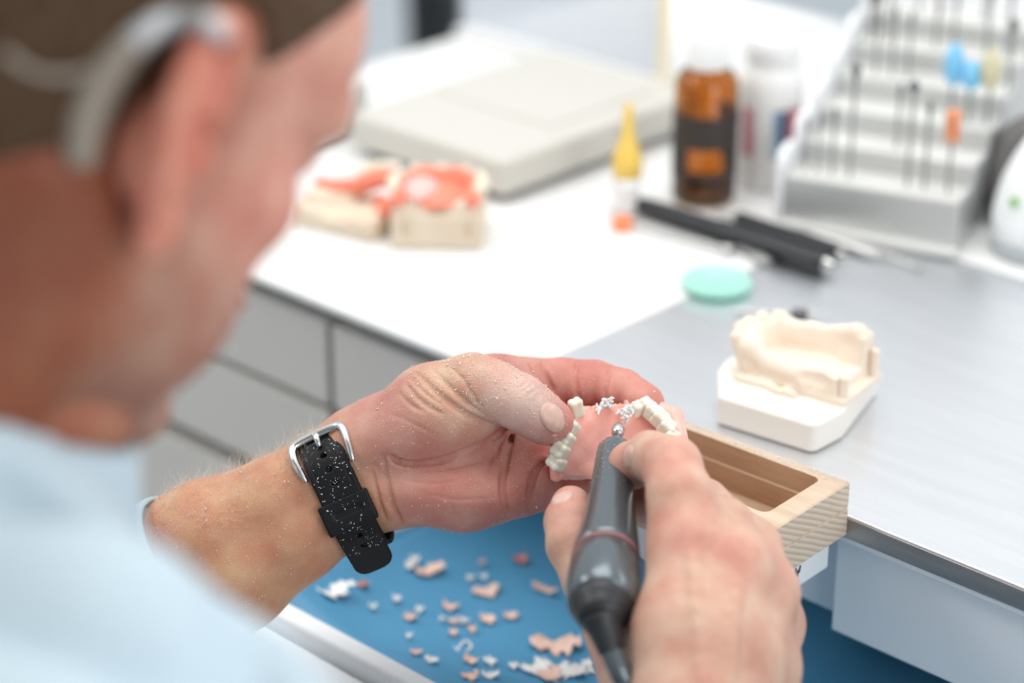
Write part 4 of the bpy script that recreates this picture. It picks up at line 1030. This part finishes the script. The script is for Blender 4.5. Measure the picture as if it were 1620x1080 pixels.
bm = bmesh.new(); lathe(bm, [(.17, .355), (.185, .365), (.185, .395), (.17, .407), (.0005, .409)], 40); bm_obj('seat', bm, M_black, sto, bevel=.004)
bm = bmesh.new(); lathe(bm, [(.022, .06), (.022, .356)], 20); bm_obj('column', bm, M_steelrod, sto)
for k in range(5):
    a = 2*PI*k/5
    bm = bmesh.new(); tube(bm, [(0, 0, .085), (.25*math.cos(a), .25*math.sin(a), .055)], [.022, .015], 12); bm_obj('base_leg', bm, M_black, sto)
    bm = bmesh.new(); lathe(bm, [(.022, -.01), (.026, -.006), (.026, .006), (.022, .01)], 20, Matrix.Translation((.25*math.cos(a), .25*math.sin(a), .0265)) @ Matrix.Rotation(a+PI/2, 4, 'Z') @ Matrix.Rotation(PI/2, 4, 'X')); bm_obj('castor', bm, M_black, sto)

# ================================================================== things in and on the hands
# ---- handpiece
M_hpgrey = mat('handpiece_grey', (.115, .14, .155), .26, .5, coat=.3); M_hpdark = mat('handpiece_black', (.02, .022, .025), .45); M_ring = mat('faded_red_ring', (.45, .16, .16), .5)
TIP = hp(979, 672, 6); NOSE = hp(974, 708, 20); BACK = hp(952, 958, 118)
Lh = float(np.linalg.norm(BACK-NOSE))
hpc = thing('grinding_handpiece', 'grey lathe-like grinding handpiece with a thin red ring, held in the right hand', 'handpiece', tuple(hw(NOSE)))
def axW(a, b): return axisM(Vector(hw(a)), Vector(hw(b)))
MH = axW(NOSE, BACK); mm = .001
prof = [(3.0, -1), (4.4, -.4), (6.9, 1.2), (8.0, 3.5), (8.3, 8), (8.6, 18), (9.4, 34), (10.6, 50), (12.2, 66), (13.4, 78), (13.9, 83.0)]
bm = bmesh.new(); lathe(bm, [(r*mm, z*mm) for r, z in prof], 56, MH); bm_obj('front_sleeve', bm, M_hpgrey, hpc, smooth=True, local=False)
bm = bmesh.new(); lathe(bm, [(13.92*mm, 82.9*mm), (14.05*mm, 83.2*mm), (14.05*mm, 83.9*mm), (13.95*mm, 84.2*mm)], 56, MH); bm_obj('red_ring', bm, M_ring, hpc, smooth=True, local=False)
bm = bmesh.new(); lathe(bm, [(13.9*mm, 84*mm), (14.5*mm, 92*mm), (14.6*mm, 104*mm), (14.2*mm, (Lh-6)*mm), (13.4*mm, (Lh-1)*mm), (12.4*mm, Lh*mm), (10.5*mm, Lh*mm)], 56, MH); bm_obj('motor_body', bm, M_hpgrey, hpc, smooth=True, local=False)
bm = bmesh.new(); lathe(bm, [(12.2*mm, (Lh-.4)*mm), (12.4*mm, (Lh+.6)*mm), (11.4*mm, (Lh+3)*mm), (8.8*mm, (Lh+6)*mm), (8.4*mm, (Lh+9)*mm)], 48, MH); bm_obj('end_cap', bm, M_hpdark, hpc, smooth=True, local=False)
ad = (BACK-NOSE)/Lh; e0 = BACK+ad*7
cpts = spline([hw(e0), hw(hp(958, 1000, 126)), hw(hp(976, 1050, 130)), hw(hp(1004, 1100, 132)), hw(hp(1070, 1200, 150)), hw(hp(1210, 1330, 185)), hw(hp(1420, 1450, 230)), hw(hp(1640, 1600, 250)), hw(hp(1720, 1800, 230)), (.62, -.50, .45), (.66, -.45, .15), (.68, -.30, .008), (.72, .05, .008), (.78, .35, .008)], 8)
bm = bmesh.new(); n_b = 14; tube(bm, cpts[:n_b], [(8.2-.25*i+(.35 if i % 2 else 0))*mm for i in range(n_b)], 28); bm_obj('bend_boot', bm, M_hpdark, hpc, smooth=True, local=False)
bm = bmesh.new(); tube(bm, cpts[n_b-2:], 4.6*mm, 20); bm_obj('cord', bm, M_hpgrey, hpc, smooth=True, local=False)
MB_ = axW(NOSE, TIP); Lb = float(np.linalg.norm(TIP-NOSE))
bm = bmesh.new(); lathe(bm, [(4.4*mm, -.5*mm), (4.2*mm, 1.5*mm), (2.6*mm, 2.6*mm), (1.2*mm, 3*mm), (1.2*mm, (Lb-7)*mm)], 28, MB_); bm_obj('collet', bm, M_steelrod, hpc, smooth=True, local=False)
bm = bmesh.new(); lathe(bm, [(1.3*mm, (Lb-8)*mm), (2.7*mm, (Lb-6.5)*mm), (2.9*mm, (Lb-3.5)*mm), (2.0*mm, (Lb-.8)*mm), (.3*mm, Lb*mm)], 24, MB_); bm_obj('cutting_bur', bm, M_steelrod, hpc, smooth=True, local=False)

# ---- denture held between thumb and fingers
M_base = mat('pink_denture_resin', (.96, .42, .34), .36, c2=(.97, .50, .43), nscale=60, sss=.3, bump=.25, bscale=500)
M_dt = mat('denture_tooth', (.84, .78, .62), .3, c2=(.86, .82, .71), nscale=200, sss=.25, coat=.2)
den = thing('denture', 'pink upper denture with ivory teeth held in the left fingers under the bur', 'denture', tuple(hw(hp(970, 700, 0))))
ctl = [[(880, 752, 12), (893, 700, 13), (914, 648, 3)], [(958, 752, 2), (968, 698, 0), (972, 640, -8)], [(1070, 706, 4), (1066, 668, -4), (1040, 640, -12)]]
def lag(t): return (2*(t-.5)*(t-1), -4*t*(t-1), 2*t*(t-.5))
def dsurf(u, v):
    a = lag(u); b = lag(v); q = np.zeros(3)
    for i in range(3):
        for j in range(3): q = q+a[i]*b[j]*np.array(ctl[i][j], float)
    p = hp(*q); p[2] += -3.0*math.sin(PI*u)*math.sin(PI*v)+1.3*math.exp(-((u-.5)/.07)**2)*(.3+.7*v)+.35*math.sin(u*23+3*v)*math.sin(v*17)
    return p
bm = bmesh.new(); NU, NV = 56, 44; gg = [[None]*(NV+1) for _ in range(NU+1)]
rs = random.Random(11)
for i in range(NU+1):
    for j in range(NV+1):
        u, v = i/NU, j/NV; p = dsurf(u, v)
        if j == 0: p = p+np.array([0, 1.6*math.sin(u*9)*(u > .06), 0])
        if j == NV: p = p+np.array([rs.uniform(-.4, .4), rs.uniform(-.9, .9), 0])
        d_ = min(u, 1-u, v*1.2); p[2] -= 1.6*max(0, 1-d_/.08)**2*0
        gg[i][j] = bm.verts.new(Vector(hw(p)))
for i in range(NU):
    for j in range(NV): bm.faces.new((gg[i][j], gg[i+1][j], gg[i+1][j+1], gg[i][j+1]))
o = bm_obj('palate_plate', bm, M_base, den, smooth=True, local=False); so = o.modifiers.new('s', 'SOLIDIFY'); so.thickness = .0022; so.offset = 0; bv = o.modifiers.new('b', 'BEVEL'); bv.width = .0007; bv.segments = 2; bv.angle_limit = R(40)
# gum flanges behind the tooth rows and the rolled heel
fgm = Field((0, -80, -30), (95, -20, 30), .7)
fgm.chain([dsurf(-.01, .02)+[0, -1, -2], dsurf(-.03, .3)+[0, 0, -3], dsurf(-.03, .6)+[0, 0, -4], dsurf(0, .95)+[0, 0, -5]], [2.6, 4.0, 4.2, 3.4], 2)
fgm2 = fgm; fgm = Field((0, -80, -30), (95, -20, 30), .7)
fgm.chain([dsurf(.70, 1.0)+[0, 0, -3], dsurf(.9, .95)+[0, 0, -5], dsurf(1.02, .6)+[0, 0, -5], dsurf(1.03, .1)+[0, 0, -4]], [3.2, 4.2, 4.4, 3.2], 2)
fgm2.chain([dsurf(.0, .01)+[.4, -1.5, 0], dsurf(.04, -.01)+[0, 1.0, 0], dsurf(.12, -.01)+[0, .4, -.5]], [1.5, 1.7, 1.2], 1)
for ff_ in (fgm, fgm2):
    V, Q = ff_.mesh(); V = smooth_mesh(V, Q, 1); link('gum_flange', mesh_np('g', hw(V), Q), M_base, den)
def tooth(p, n, xd, sx, sy, sz, seed):
    r_ = random.Random(seed); f = Field(np.array(p)-9, np.array(p)+9, .45); Rm = rotm(n, xd)
    sx, sy, sz = sx*.98, sy*1.02, sz*.98; f.rbox(p, (sx, sy, sz), Rm, min(sx, sy, sz)*.5)
    for q in range(4): f.ell(np.array(p)+Rm @ np.array([sx*.5*(1 if q & 1 else -1), sy*.5*(1 if q & 2 else -1), sz*.7]), (sx*.55, sy*.55, sz*.45), Rm, .8)
    f.ell(np.array(p)+Rm @ np.array([0, 0, sz*1.35]), (sx*.35, sy*.9, sz*.35), Rm, .5, 'cut')
    V, Q = f.mesh(); return link('tooth', mesh_np('tooth', hw(smooth_mesh(V, Q, 1)), Q), M_dt, den)
for k, (px, py, dz, n, sx, sy, sz) in enumerate((
    (881, 731, 15, (-.6, .2, .8), 3.2, 3.6, 3.4), (887, 712, 16, (-.5, .2, .85), 3.4, 3.4, 3.6), (897, 694, 15, (-.4, .3, .85), 3.2, 3.0, 3.2), (905, 676, 12, (-.4, .4, .8), 3.0, 2.8, 3.4),
    (912, 646, 6, (-.2, .8, .5), 3.0, 2.2, 4.4),
    (1008, 647, -3, (.2, .8, .6), 2.8, 2.4, 3.4), (1020, 643, -4, (.3, .8, .6), 2.8, 2.6, 3.8), (1031, 652, -2, (.4, .7, .6), 3.2, 3.0, 3.6), (1043, 662, 0, (.5, .6, .7), 3.4, 3.4, 3.6), (1054, 675, 1, (.5, .5, .7), 3.4, 3.4, 3.4), (1061, 690, 2, (.6, .4, .7), 3.0, 3.2, 3.0),
    )): tooth(hp(px, py, dz), n, (.6, .7, 0), sx, sy, sz, k)

# ---- wristwatch
M_strap = mat('black_rubber_strap', (.006, .0065, .008), .5, spec=.25, bump=.15, bscale=900)
M_buckle = mat('buckle_steel', (.66, .66, .65), .22, 1.)
wt = thing('wristwatch', 'black rubber wristwatch strap with a steel buckle round the left wrist', 'watch', tuple(hw(hp(545, 778, 0))))
WC = hp(545, 778, -10); WF = np.stack([[.913, .407, 0], [.407, -.913, 0], [0, 0, 1.]], 1)
L0, R0 = 7.5, 19.4
class Strap(Field):
    def __init__(s, h=.5):
        super().__init__((-15, -34, -40), (15, 42, 30), h, 4)
        ax = [np.arange(s.n[k], dtype=np.float32)*h+s.lo[k] for k in range(3)]
        x, y, z = np.meshgrid(*ax, indexing='ij')
        qy = np.where(np.abs(y) > L0, np.abs(y)-L0, 0); rho = np.sqrt(qy**2+z**2); s.hh = rho-R0
        ang = np.arctan2(qy, z); s.w = x; s.y = y; s.z = z
        s.s = np.where(np.abs(y) > L0, np.sign(y)*(L0+R0*ang), np.where(z > 0, y, np.sign(y+1e-6)*(2*L0-np.abs(y)+R0*PI)))
        a0 = R(38); py_, pz_ = L0+R0*math.sin(a0), R0*math.cos(a0); ty, tz = math.cos(a0), -math.sin(a0)
        s.t = (y-py_)*ty+(z-pz_)*tz; s.th = (y-py_)*(-tz)+(z-pz_)*ty; s.s38 = L0+R0*a0
def bx2(dims, rd=.6):
    q = [np.abs(v-c)-h_+rd for v, c, h_ in dims]; return np.sqrt(sum(np.maximum(v, 0)**2 for v in q))+np.minimum(np.maximum.reduce(q), 0)-rd
st0 = Strap(); full = tuple(slice(0, q) for q in st0.n)
def wv(V): return hw(WC+V @ WF.T)
def wmesh(name, f, m, it=1):
    V, Q = f.mesh(); V = smooth_mesh(V, Q, it); return link(name, mesh_np(name, wv(V), Q), m, wt)
# under strap all the way round (wider behind, towards the case)
f = Strap(); wid = np.clip(9.6+np.maximum(np.abs(f.s)-34, 0)*.18, 9.6, 12.5)
d = np.maximum(np.abs(f.w)-wid, np.abs(f.hh-1.3)-.9); f.D = np.minimum(f.D, d.astype(np.float32)); wmesh('under_strap', f, M_strap)
# free end: follows the wrist then stands off as a straight tongue with a rounded tip
f = Strap(); on = f.t < 0
sarc = np.where(on & (f.s < f.s38+1), f.s, f.s38+f.t); harc = np.where(on, f.hh, f.th)
wid = 9.7-.012*(sarc+28); tipd = np.sqrt(np.maximum(np.abs(f.w)-(wid-6), 0)**2+np.maximum(sarc-(39.5-6), 0)**2)-6
d = np.maximum.reduce([tipd, np.abs(harc-3.5)-1.1, -27-sarc, np.where(f.z < -12, 9, -9)])
gr = np.minimum(np.abs(f.w-7.0), np.abs(f.w+7.0)); gd_ = np.maximum.reduce([gr-.45, np.abs(harc-4.8)-.55, sarc+3])
d = np.maximum(d, -gd_)
for sc_ in (-17, -11.5, -6, 17.5, 23): d = np.maximum(d, -np.maximum(np.sqrt(((f.w-.0)/1.5)**2+((sarc-sc_)/1.0)**2)-1, 2.9-harc))
f.D = np.minimum(f.D, d.astype(np.float32)); wmesh('strap_end', f, M_strap, 1)
f = Strap(); d = np.maximum(bx2(((f.w, 0, 11.6), (f.s, 7.5, 6.4), (f.hh, 3.6, 2.2)), .8), -bx2(((f.w, 0, 9.9), (f.s, 7.5, 9), (f.hh, 2.4, 2.3)), .3))
d = np.maximum(d, -bx2(((f.w, 0, 6.5), (f.s, 7.5, 1.5), (f.hh, 6.2, .9)), .3)); f.D = np.minimum(f.D, d.astype(np.float32)); wmesh('keeper_loop', f, M_strap)
def sp(s_, w_, h_):                      # arc length, across, height -> watch frame
    a = max(0, abs(s_)-L0)/R0; sg = 1 if s_ >= 0 else -1
    y = sg*(min(abs(s_), L0)+(R0+h_)*math.sin(a)); z = (R0+h_)*math.cos(a); return hw(WC+WF @ np.array([w_, y, z]))
bm = bmesh.new(); pts = spline([sp(-10.5, -11.2, 2.6), sp(-15.5, -12.2, 3.8), sp(-20, -12.6, 4.8), sp(-23.6, -12.0, 5.4), sp(-25.6, -9.5, 5.8), sp(-26.2, 0, 6.0), sp(-25.6, 9.5, 6.4), sp(-23.6, 12.0, 6.6), sp(-20, 12.4, 6.4), sp(-15.5, 12.0, 6.0), sp(-10.5, 11.2, 5.2)], 6)
n_ = len(pts); tube(bm, pts, [(.9+1.25*math.sin(PI*i/(n_-1))**.5)*mm for i in range(n_)], 14); bm_obj('buckle_frame', bm, M_buckle, wt, smooth=True, local=False)
bm = bmesh.new(); tube(bm, [sp(-28.2, 0, 4.6), sp(-26.5, 0, 6.6), sp(-24, 0, 6.9), sp(-20.5, 0, 5.6)], [1.2*mm, 1.5*mm, 1.5*mm, 1.2*mm], 12); bm_obj('buckle_tongue', bm, M_buckle, wt, smooth=True, local=False)
f = Strap(); f.D = np.minimum(f.D, bx2(((f.w, 0, 13.5), (f.y, 0, 17), (f.z, -R0-6.6, 5.2)), 3).astype(np.float32)); wmesh('watch_case', f, M_strap)

# ---- hearing aid on the right ear
hO = head_in(CAM)
def head_hit(px, py, lift):
    d = ray(px, py) @ HF*1000; d = d/np.linalg.norm(d); best = None
    for f in (fh_, fe):
        h = f.hit(hO, d, 450, 900)
        if h is not None and (best is None or np.linalg.norm(h-hO) < np.linalg.norm(best-hO)): best = h
    if best is None: return None
    return best-d*lift
M_haid = mat('hearing_aid_silver', (.55, .57, .58), .35, .3); M_haid2 = mat('hearing_aid_greige', (.30, .26, .21), .45)
ha = thing('hearing_aid', 'silver and taupe hearing aid hooked over the right ear', 'hearing aid', tuple(head_w(head_hit(230, 60, 4))))
def hpath(L_): return [head_w(q) for q in (head_hit(a, b, c) for a, b, c in L_) if q is not None]
pa = spline(hpath([(352, 60, 3), (335, 38, 5), (292, 30, 6), (245, 42, 5), (205, 70, 4)]), 6)
bm = bmesh.new(); n_ = len(pa); tube(bm, pa, [(2.6+1.9*i/(n_-1))*mm for i in range(n_)], 16); bm_obj('ear_hook', bm, M_haid, ha, smooth=True, local=False)
pb = spline(hpath([(212, 62, 4), (180, 100, 4), (152, 150, 5), (134, 205, 5), (128, 262, 4)]), 6)
bm = bmesh.new(); n_ = len(pb); tube(bm, pb, [(4.4+1.2*math.sin(PI*i/(n_-1)))*mm for i in range(n_)], 18); bm_obj('aid_body', bm, M_haid2, ha, smooth=True, local=False)
pc = spline(hpath([(205, 72, 3), (150, 105, 2.5), (95, 118, 2.5), (45, 108, 2.5), (5, 80, 2.5)]), 6)
bm = bmesh.new(); tube(bm, pc, 1.9*mm, 12); bm_obj('retention_cord', bm, M_haid2, ha, smooth=True, local=False)

# ================================================================== dust, hairs and shavings
M_dust = mat('plaster_dust', (.90, .82, .74), .8, c2=(.94, .74, .66), nscale=900); M_dust_w = mat('white_dust', (.92, .91, .89), .8)
rng = np.random.default_rng(5)
def flakes(P_, N_, size, stretch=2.2):
    n = len(P_); a = rng.normal(size=(n, 3)); a -= N_*(a*N_).sum(1)[:, None]*.75; a /= np.linalg.norm(a, axis=1)[:, None]
    b = np.cross(N_, a); b /= np.linalg.norm(b, axis=1)[:, None]; s_ = size[:, None]; st_ = 1+(stretch-1)*rng.random((n, 1))**2
    v0 = P_-a*s_*st_*.5; v1 = P_+a*s_*st_*.5; v2 = P_+b*s_*.35+N_*s_*.1; v3 = P_-b*s_*.3+N_*s_*.05; v4 = P_+N_*s_*.35
    V = np.stack([v0, v1, v2, v3, v4], 1).reshape(-1, 3); i = np.arange(n)[:, None]*5
    T = np.concatenate([i+np.array([[0, 2, 4]]), i+np.array([[2, 1, 4]]), i+np.array([[1, 3, 4]]), i+np.array([[3, 0, 4]]), i+np.array([[0, 3, 2]]), i+np.array([[1, 2, 3]])]); return V, T
def vnormals(V, Q):
    n = np.cross(V[Q[:, 2]]-V[Q[:, 0]], V[Q[:, 3]]-V[Q[:, 1]]); N = np.zeros_like(V)
    for k in range(4): np.add.at(N, Q[:, k], n)
    return N/np.maximum(np.linalg.norm(N, axis=1), 1e-12)[:, None]
WL = hw(VL); NL = vnormals(WL, QL)
view = (CAM-WL); view /= np.linalg.norm(view, axis=1)[:, None]
face = (NL*view).sum(1); upf = NL[:, 2]
dens = np.clip(face+.35, 0, 1)*(.25+.9*np.clip(upf+.25, 0, 1))
tops = near(VL, hp(800, 600, 22), 10, 34)*2.8+near(VL, hp(870, 665, 20), 6, 16)*2.0+near(VL, hp(700, 590, 14), 14, 34)*1.2
clump = np.array([mnoise.noise(Vector(p)*150) for p in WL[::7]]); clump = np.repeat(clump, 7)[:len(WL)]
wgt = dens*(.35+tops)*np.clip(.6+1.6*clump, .05, 2)
inx = (VL[:, 0] > hp(240, 0, 0)[0]); wgt = wgt*inx*np.where(near(VL, WC, 14, 24) > .5, .3, 1)
wgt = np.maximum(wgt, 0); wgt /= wgt.sum()
ids = rng.choice(len(WL), 9000, p=wgt); size = .00017+.0006*rng.random(9000)**4+.0011*(rng.random(9000) < .006)
V, T = flakes(WL[ids]+NL[ids]*.0001, NL[ids], size)
o = link('grinding_dust', mesh_np('d', V, T), M_dust, None, smooth=False); tag(o, 'fine pale dust and crumbs scattered over the left hand and forearm', 'dust', None, 'stuff')
# flecks on the watch strap
PW, NW = [], []
for k in range(150):
    s_ = rng.uniform(-24, 26) if rng.random() < .8 else rng.uniform(-24, -5); w_ = rng.uniform(-8.5, 8.5)
    p = sp(s_, w_, 4.75 if not 1 < s_ < 14 else 5.9)
    if s_ > L0+R0*.66: p = hw(WC+WF @ (np.array([w_, L0+R0*math.sin(R(38)), R0*math.cos(R(38))])+np.array([0, math.cos(R(38)), -math.sin(R(38))])*(s_-L0-R0*R(38))+np.array([0, math.sin(R(38)), math.cos(R(38))])*4.7))
    PW.append(p); NW.append(-fwd)
V, T = flakes(np.array(PW), np.array(NW), .00035+.0005*rng.random(150)**2)
o = link('strap_flecks', mesh_np('d', V, T), M_dust_w, None, smooth=False); tag(o, 'white flecks of dust on the black watch strap', 'dust', None, 'stuff')
# arm hair
m_ = (VL[:, 0] < hp(500, 0, 0)[0]) & inx & (NL @ upv > .15)
ids = rng.choice(np.flatnonzero(m_), 1150); hv, hf = [], []
armdir = HB @ np.array([.845, .535, 0])
M_armhair = mat('fair_arm_hair', (.80, .72, .60), .6)
for q, i in enumerate(ids):
    p = WL[i]; d = NL[i]*rng.uniform(.5, .9)+armdir*rng.uniform(-.2, .9)+rng.normal(size=3)*.22+np.array([0, 0, .1]); d /= np.linalg.norm(d); L_ = rng.uniform(.0035, .008); bend = rng.normal(size=3)*.35+armdir*.3
    prev = None; s1_ = np.cross(d, fwd); s1_ /= np.linalg.norm(s1_); s2_ = np.cross(d, s1_); b0 = len(hv)
    for t in (0, .5, 1):
        c = p+d*L_*t+bend*L_*t*t*.5; r_ = .00008*(1-.75*t)
        for k in range(3): hv.append(c+s1_*r_*math.cos(2.09*k)+s2_*r_*math.sin(2.09*k))
    for t in range(2):
        for k in range(3): hf.append((b0+3*t+k, b0+3*t+(k+1) % 3, b0+3*t+3+(k+1) % 3, b0+3*t+3+k))
o = link('arm_hair', mesh_np('ah', hv, hf), M_armhair, pers); o['kind'] = 'stuff'; o['label'] = 'fair hairs along the left forearm'
# crumbs caught in the hair
ids = rng.choice(np.flatnonzero(m_), 90); V, T = flakes(WL[ids]+NL[ids]*.0022*rng.random((90, 1)), NL[ids], .0005+.0011*rng.random(90)**2)
o = link('hair_crumbs', mesh_np('d', V, T), M_dust_w, None, smooth=False); tag(o, 'white crumbs caught in the hairs of the left forearm', 'dust', None, 'stuff')
# steel and wooden rim
PB = []
for k in range(150):
    px = rng.uniform(1080, 1600); py = rng.uniform(560, 900); p = G(px, py)
    if p[1] < .004 or p[0] < -.12: continue
    if rng.random() < .35: p = np.array([rng.uniform(-.13, -.0), rng.uniform(.004, .035), BENCH])
    PB.append(p+[0, 0, .0002])
PB = np.array(PB); V, T = flakes(PB, np.tile([0, 0, 1.], (len(PB), 1)), .0003+.0008*rng.random(len(PB))**3)
o = link('bench_crumbs', mesh_np('d', V, T), M_dust_w, None, smooth=False); tag(o, 'sparse white crumbs on the steel round the plaster model', 'dust', None, 'stuff')
PB = []
cp_, sp_ = math.cos(R(2)), math.sin(R(2))
for k in range(420):
    x = rng.uniform(X0+.001, X1-.001); y = rng.uniform(Y1-.0062, Y1-.0006) if rng.random() < .75 else rng.uniform(Y0, Y1)
    if Y0+.008 < y < Y1-.0065 and x < X1-.011: continue
    PB.append((pin.location.x+x*cp_-y*sp_, pin.location.y+x*sp_+y*cp_, .771+ZT+.0001))
PB = np.array(PB); V, T = flakes(PB, np.tile([0, 0, 1.], (len(PB), 1)), .0004+.0008*rng.random(len(PB))**2)
o = link('rim_crumbs', mesh_np('d', V, T), M_dust_w, None, smooth=False); tag(o, 'pale crumbs lying along the rim of the wooden bench pin', 'dust', None, 'stuff')

# ---- shavings: wisps on the denture, pieces on the blue leather
M_sh_pink = mat('pink_shaving', (.82, .52, .42), .7, c2=(.88, .64, .54), nscale=200); M_sh_white = mat('white_shaving', (.86, .84, .82), .7); M_sh_red = mat('red_shaving', (.75, .25, .20), .6)
def leather_z(x, y):
    u = (x-x0_)/(x1_-x0_); v = (y-y0_)/(y1_-y0_)
    return .668+.022*max(0, 1-v*5)**2+.02*max(0, 1-u*7)**2+.02*max(0, 1-(1-u)*7)**2+.0015*math.sin(x*31+2)*math.sin(y*22)
x0_, x1_, y0_, y1_ = -.255, .17, TF+.004, .42
def shaving(seed, Ls, Ws, curl, thick=.0005):
    r_ = random.Random(seed); n = 12; bm = bmesh.new(); rows = []
    for i in range(n+1):
        t = i/n; wd = Ws*(.25+.75*math.sin(PI*min(.97, t+.03))**.6)*(.65+.5*r_.random()); x = (t-.5)*Ls; z = curl*(t-.5)**2*4+r_.uniform(0, .0006)+.0003
        sh_ = r_.uniform(-.25, .25)*Ws
        rows.append([bm.verts.new((x, sh_-wd/2, z+r_.uniform(0, .0008))), bm.verts.new((x, sh_, z)), bm.verts.new((x, sh_+wd/2, z+r_.uniform(0, .0012)))])
    for a, b in zip(rows[:-1], rows[1:]):
        for j in range(2): bm.faces.new((a[j], b[j], b[j+1], a[j+1]))
    return bm, thick
def put_shaving(px, py, Lp, Wp, m, seed, label, curl=.0018, group='small shavings on the blue leather', ang=None):
    zz = .670
    for _ in range(4): q = G(px, py, zz); zz = leather_z(q[0], q[1])
    sc_ = 1/3300.; r_ = random.Random(seed)
    bm, th = shaving(seed, Lp*sc_, Wp*sc_*1.6, curl); o = bm_obj('resin_shaving', bm, m, None, smooth=True)
    s_ = o.modifiers.new('s', 'SOLIDIFY'); s_.thickness = th
    # long side runs along the picture's left-right direction turned by ang
    base_ = math.atan2(rgt[1], rgt[0]); o.rotation_euler = (0, 0, base_+(R(ang) if ang is not None else r_.uniform(-.9, .9))); o.location = (q[0], q[1], zz+.0006)
    tag(o, label, 'shaving', group); return o
sm = 'small shaving lying on the blue leather of the catch drawer'
put_shaving(880, 1026, 84, 34, M_sh_pink, 1, 'largest pink shaving, near the front rim of the blue leather', .003, None, 8)
put_shaving(680, 903, 52, 20, M_sh_pink, 2, 'long pale pink shaving just below the watch strap end', .002, None, 25)
put_shaving(770, 940, 48, 20, M_sh_pink, 3, 'pale pink shaving in the middle of the blue leather', .002, None, 18)
put_shaving(862, 938, 50, 12, M_sh_pink, 4, 'thin curved shaving beside the back end of the handpiece', .003, None, -30)
put_shaving(532, 938, 60, 26, M_sh_white, 5, 'fluffy white shaving close to the left forearm', .003, None, 40)
for i, (px, py, l, w_, m) in enumerate(((852, 1062, 46, 34, M_sh_white), (905, 1066, 44, 30, M_sh_white), (870, 1072, 40, 24, M_sh_pink), (925, 1060, 34, 22, M_sh_white), (823, 890, 24, 16, M_sh_red), (713, 964, 28, 13, M_sh_pink), (771, 984, 24, 18, M_sh_pink), (808, 979, 24, 13, M_sh_pink),
    (650, 981, 22, 12, M_sh_pink), (747, 1001, 14, 12, M_sh_pink), (717, 1006, 14, 12, M_sh_pink), (575, 928, 16, 12, M_sh_red), (651, 892, 20, 12, M_sh_white), (656, 874, 14, 10, M_sh_white), (628, 952, 14, 10, M_sh_white), (590, 965, 14, 8, M_sh_white),
    (745, 1050, 24, 12, M_sh_pink), (775, 1050, 16, 14, M_sh_white), (744, 1074, 26, 12, M_sh_pink), (684, 1050, 24, 10, M_sh_white), (659, 1038, 20, 9, M_sh_pink), (763, 894, 12, 9, M_sh_pink), (718, 987, 20, 9, M_sh_pink), (735, 988, 14, 10, M_sh_white), (664, 968, 12, 9, M_sh_white), (745, 918, 12, 8, M_sh_white), (765, 918, 12, 8, M_sh_white), (648, 1012, 10, 8, M_sh_white), (776, 1072, 26, 12, M_sh_white), (700, 985, 10, 8, M_sh_white), (812, 1058, 12, 9, M_sh_white))):
    put_shaving(px, py, l, w_, m, 20+i, sm)
for i, cc in enumerate((((690, 1020), (694, 1036), (710, 1044), (724, 1034), (716, 1024)), ((722, 1030), (736, 1018), (746, 1024), (738, 1034)))):
    pts = spline([G(a, b, .6725)+np.array([0, 0, .0005+.001*(k % 2)]) for k, (a, b) in enumerate(cc)], 6)
    bm = bmesh.new(); tube(bm, pts, .0006, 8); o = bm_obj('resin_curl', bm, M_sh_white, None, smooth=True); tag(o, ('open white curl of resin near the front rim', 'small looped white curl touching the open one')[i], 'shaving')
# wisps hanging on the upper edge of the denture
bm = bmesh.new()
for (px, py, dz, n, sc_) in ((950, 645, -2, 10, 1.0), (958, 640, -2, 14, 1.0), (964, 634, -3, 7, .8), (990, 652, 0, 16, 1.1), (996, 645, -1, 8, .9), (991, 662, 1, 6, .7), (984, 658, 1, 4, .6)):
    for k in range(n):
        p = hp(px, py, dz)+rng.normal(size=3)*.9; d = rng.normal(size=3)*[1, 1, .5]; d /= np.linalg.norm(d); e = rng.normal(size=3); L_ = rng.uniform(.9, 2.4)*sc_
        pts = [hw(p+d*L_*t+e*L_*.5*t*t+rng.normal(size=3)*.12) for t in (0, .25, .5, .75, 1)]; w_ = rng.uniform(.45, 1.0)*mm
        tube(bm, spline(pts, 3), [w_*(.5+.5*math.sin(PI*(i+.5)/13))*(.8+.4*rng.random()) for i in range(13)], 6)
M_wisp = mat('resin_wisp_white', (.93, .88, .85), .6, sss=.3)
o = bm_obj('resin_wisps', bm, M_wisp, None, smooth=True); tag(o, 'ragged white wisps of resin on the upper edge of the denture', 'shaving', None, 'stuff')
# grinding dust on the nose of the handpiece
PN, NN = [], []
Rn = np.array(MH.to_3x3())
for k in range(150):
    z_ = rng.uniform(1.5, 16)*mm if rng.random() < .7 else rng.uniform(1.5, 40)*mm; a_ = rng.uniform(0, 2*PI); r_ = np.interp(z_/mm, [1.2, 3.5, 8, 18, 34, 50], [6.9, 8.0, 8.3, 8.6, 9.4, 10.6])*mm
    n_ = Rn @ np.array([math.cos(a_), math.sin(a_), 0])
    if n_ @ fwd > .1: continue
    PN.append(np.array(MH.translation)+Rn @ np.array([0, 0, z_])+n_*(r_+.00005)); NN.append(n_)
V, T = flakes(np.array(PN), np.array(NN), .0003+.0006*rng.random(len(PN))**2)
o = link('nose_dust', mesh_np('d', V, T), M_dust_w, None, smooth=False); tag(o, 'pale dust stuck to the front end of the handpiece', 'dust', None, 'stuff')
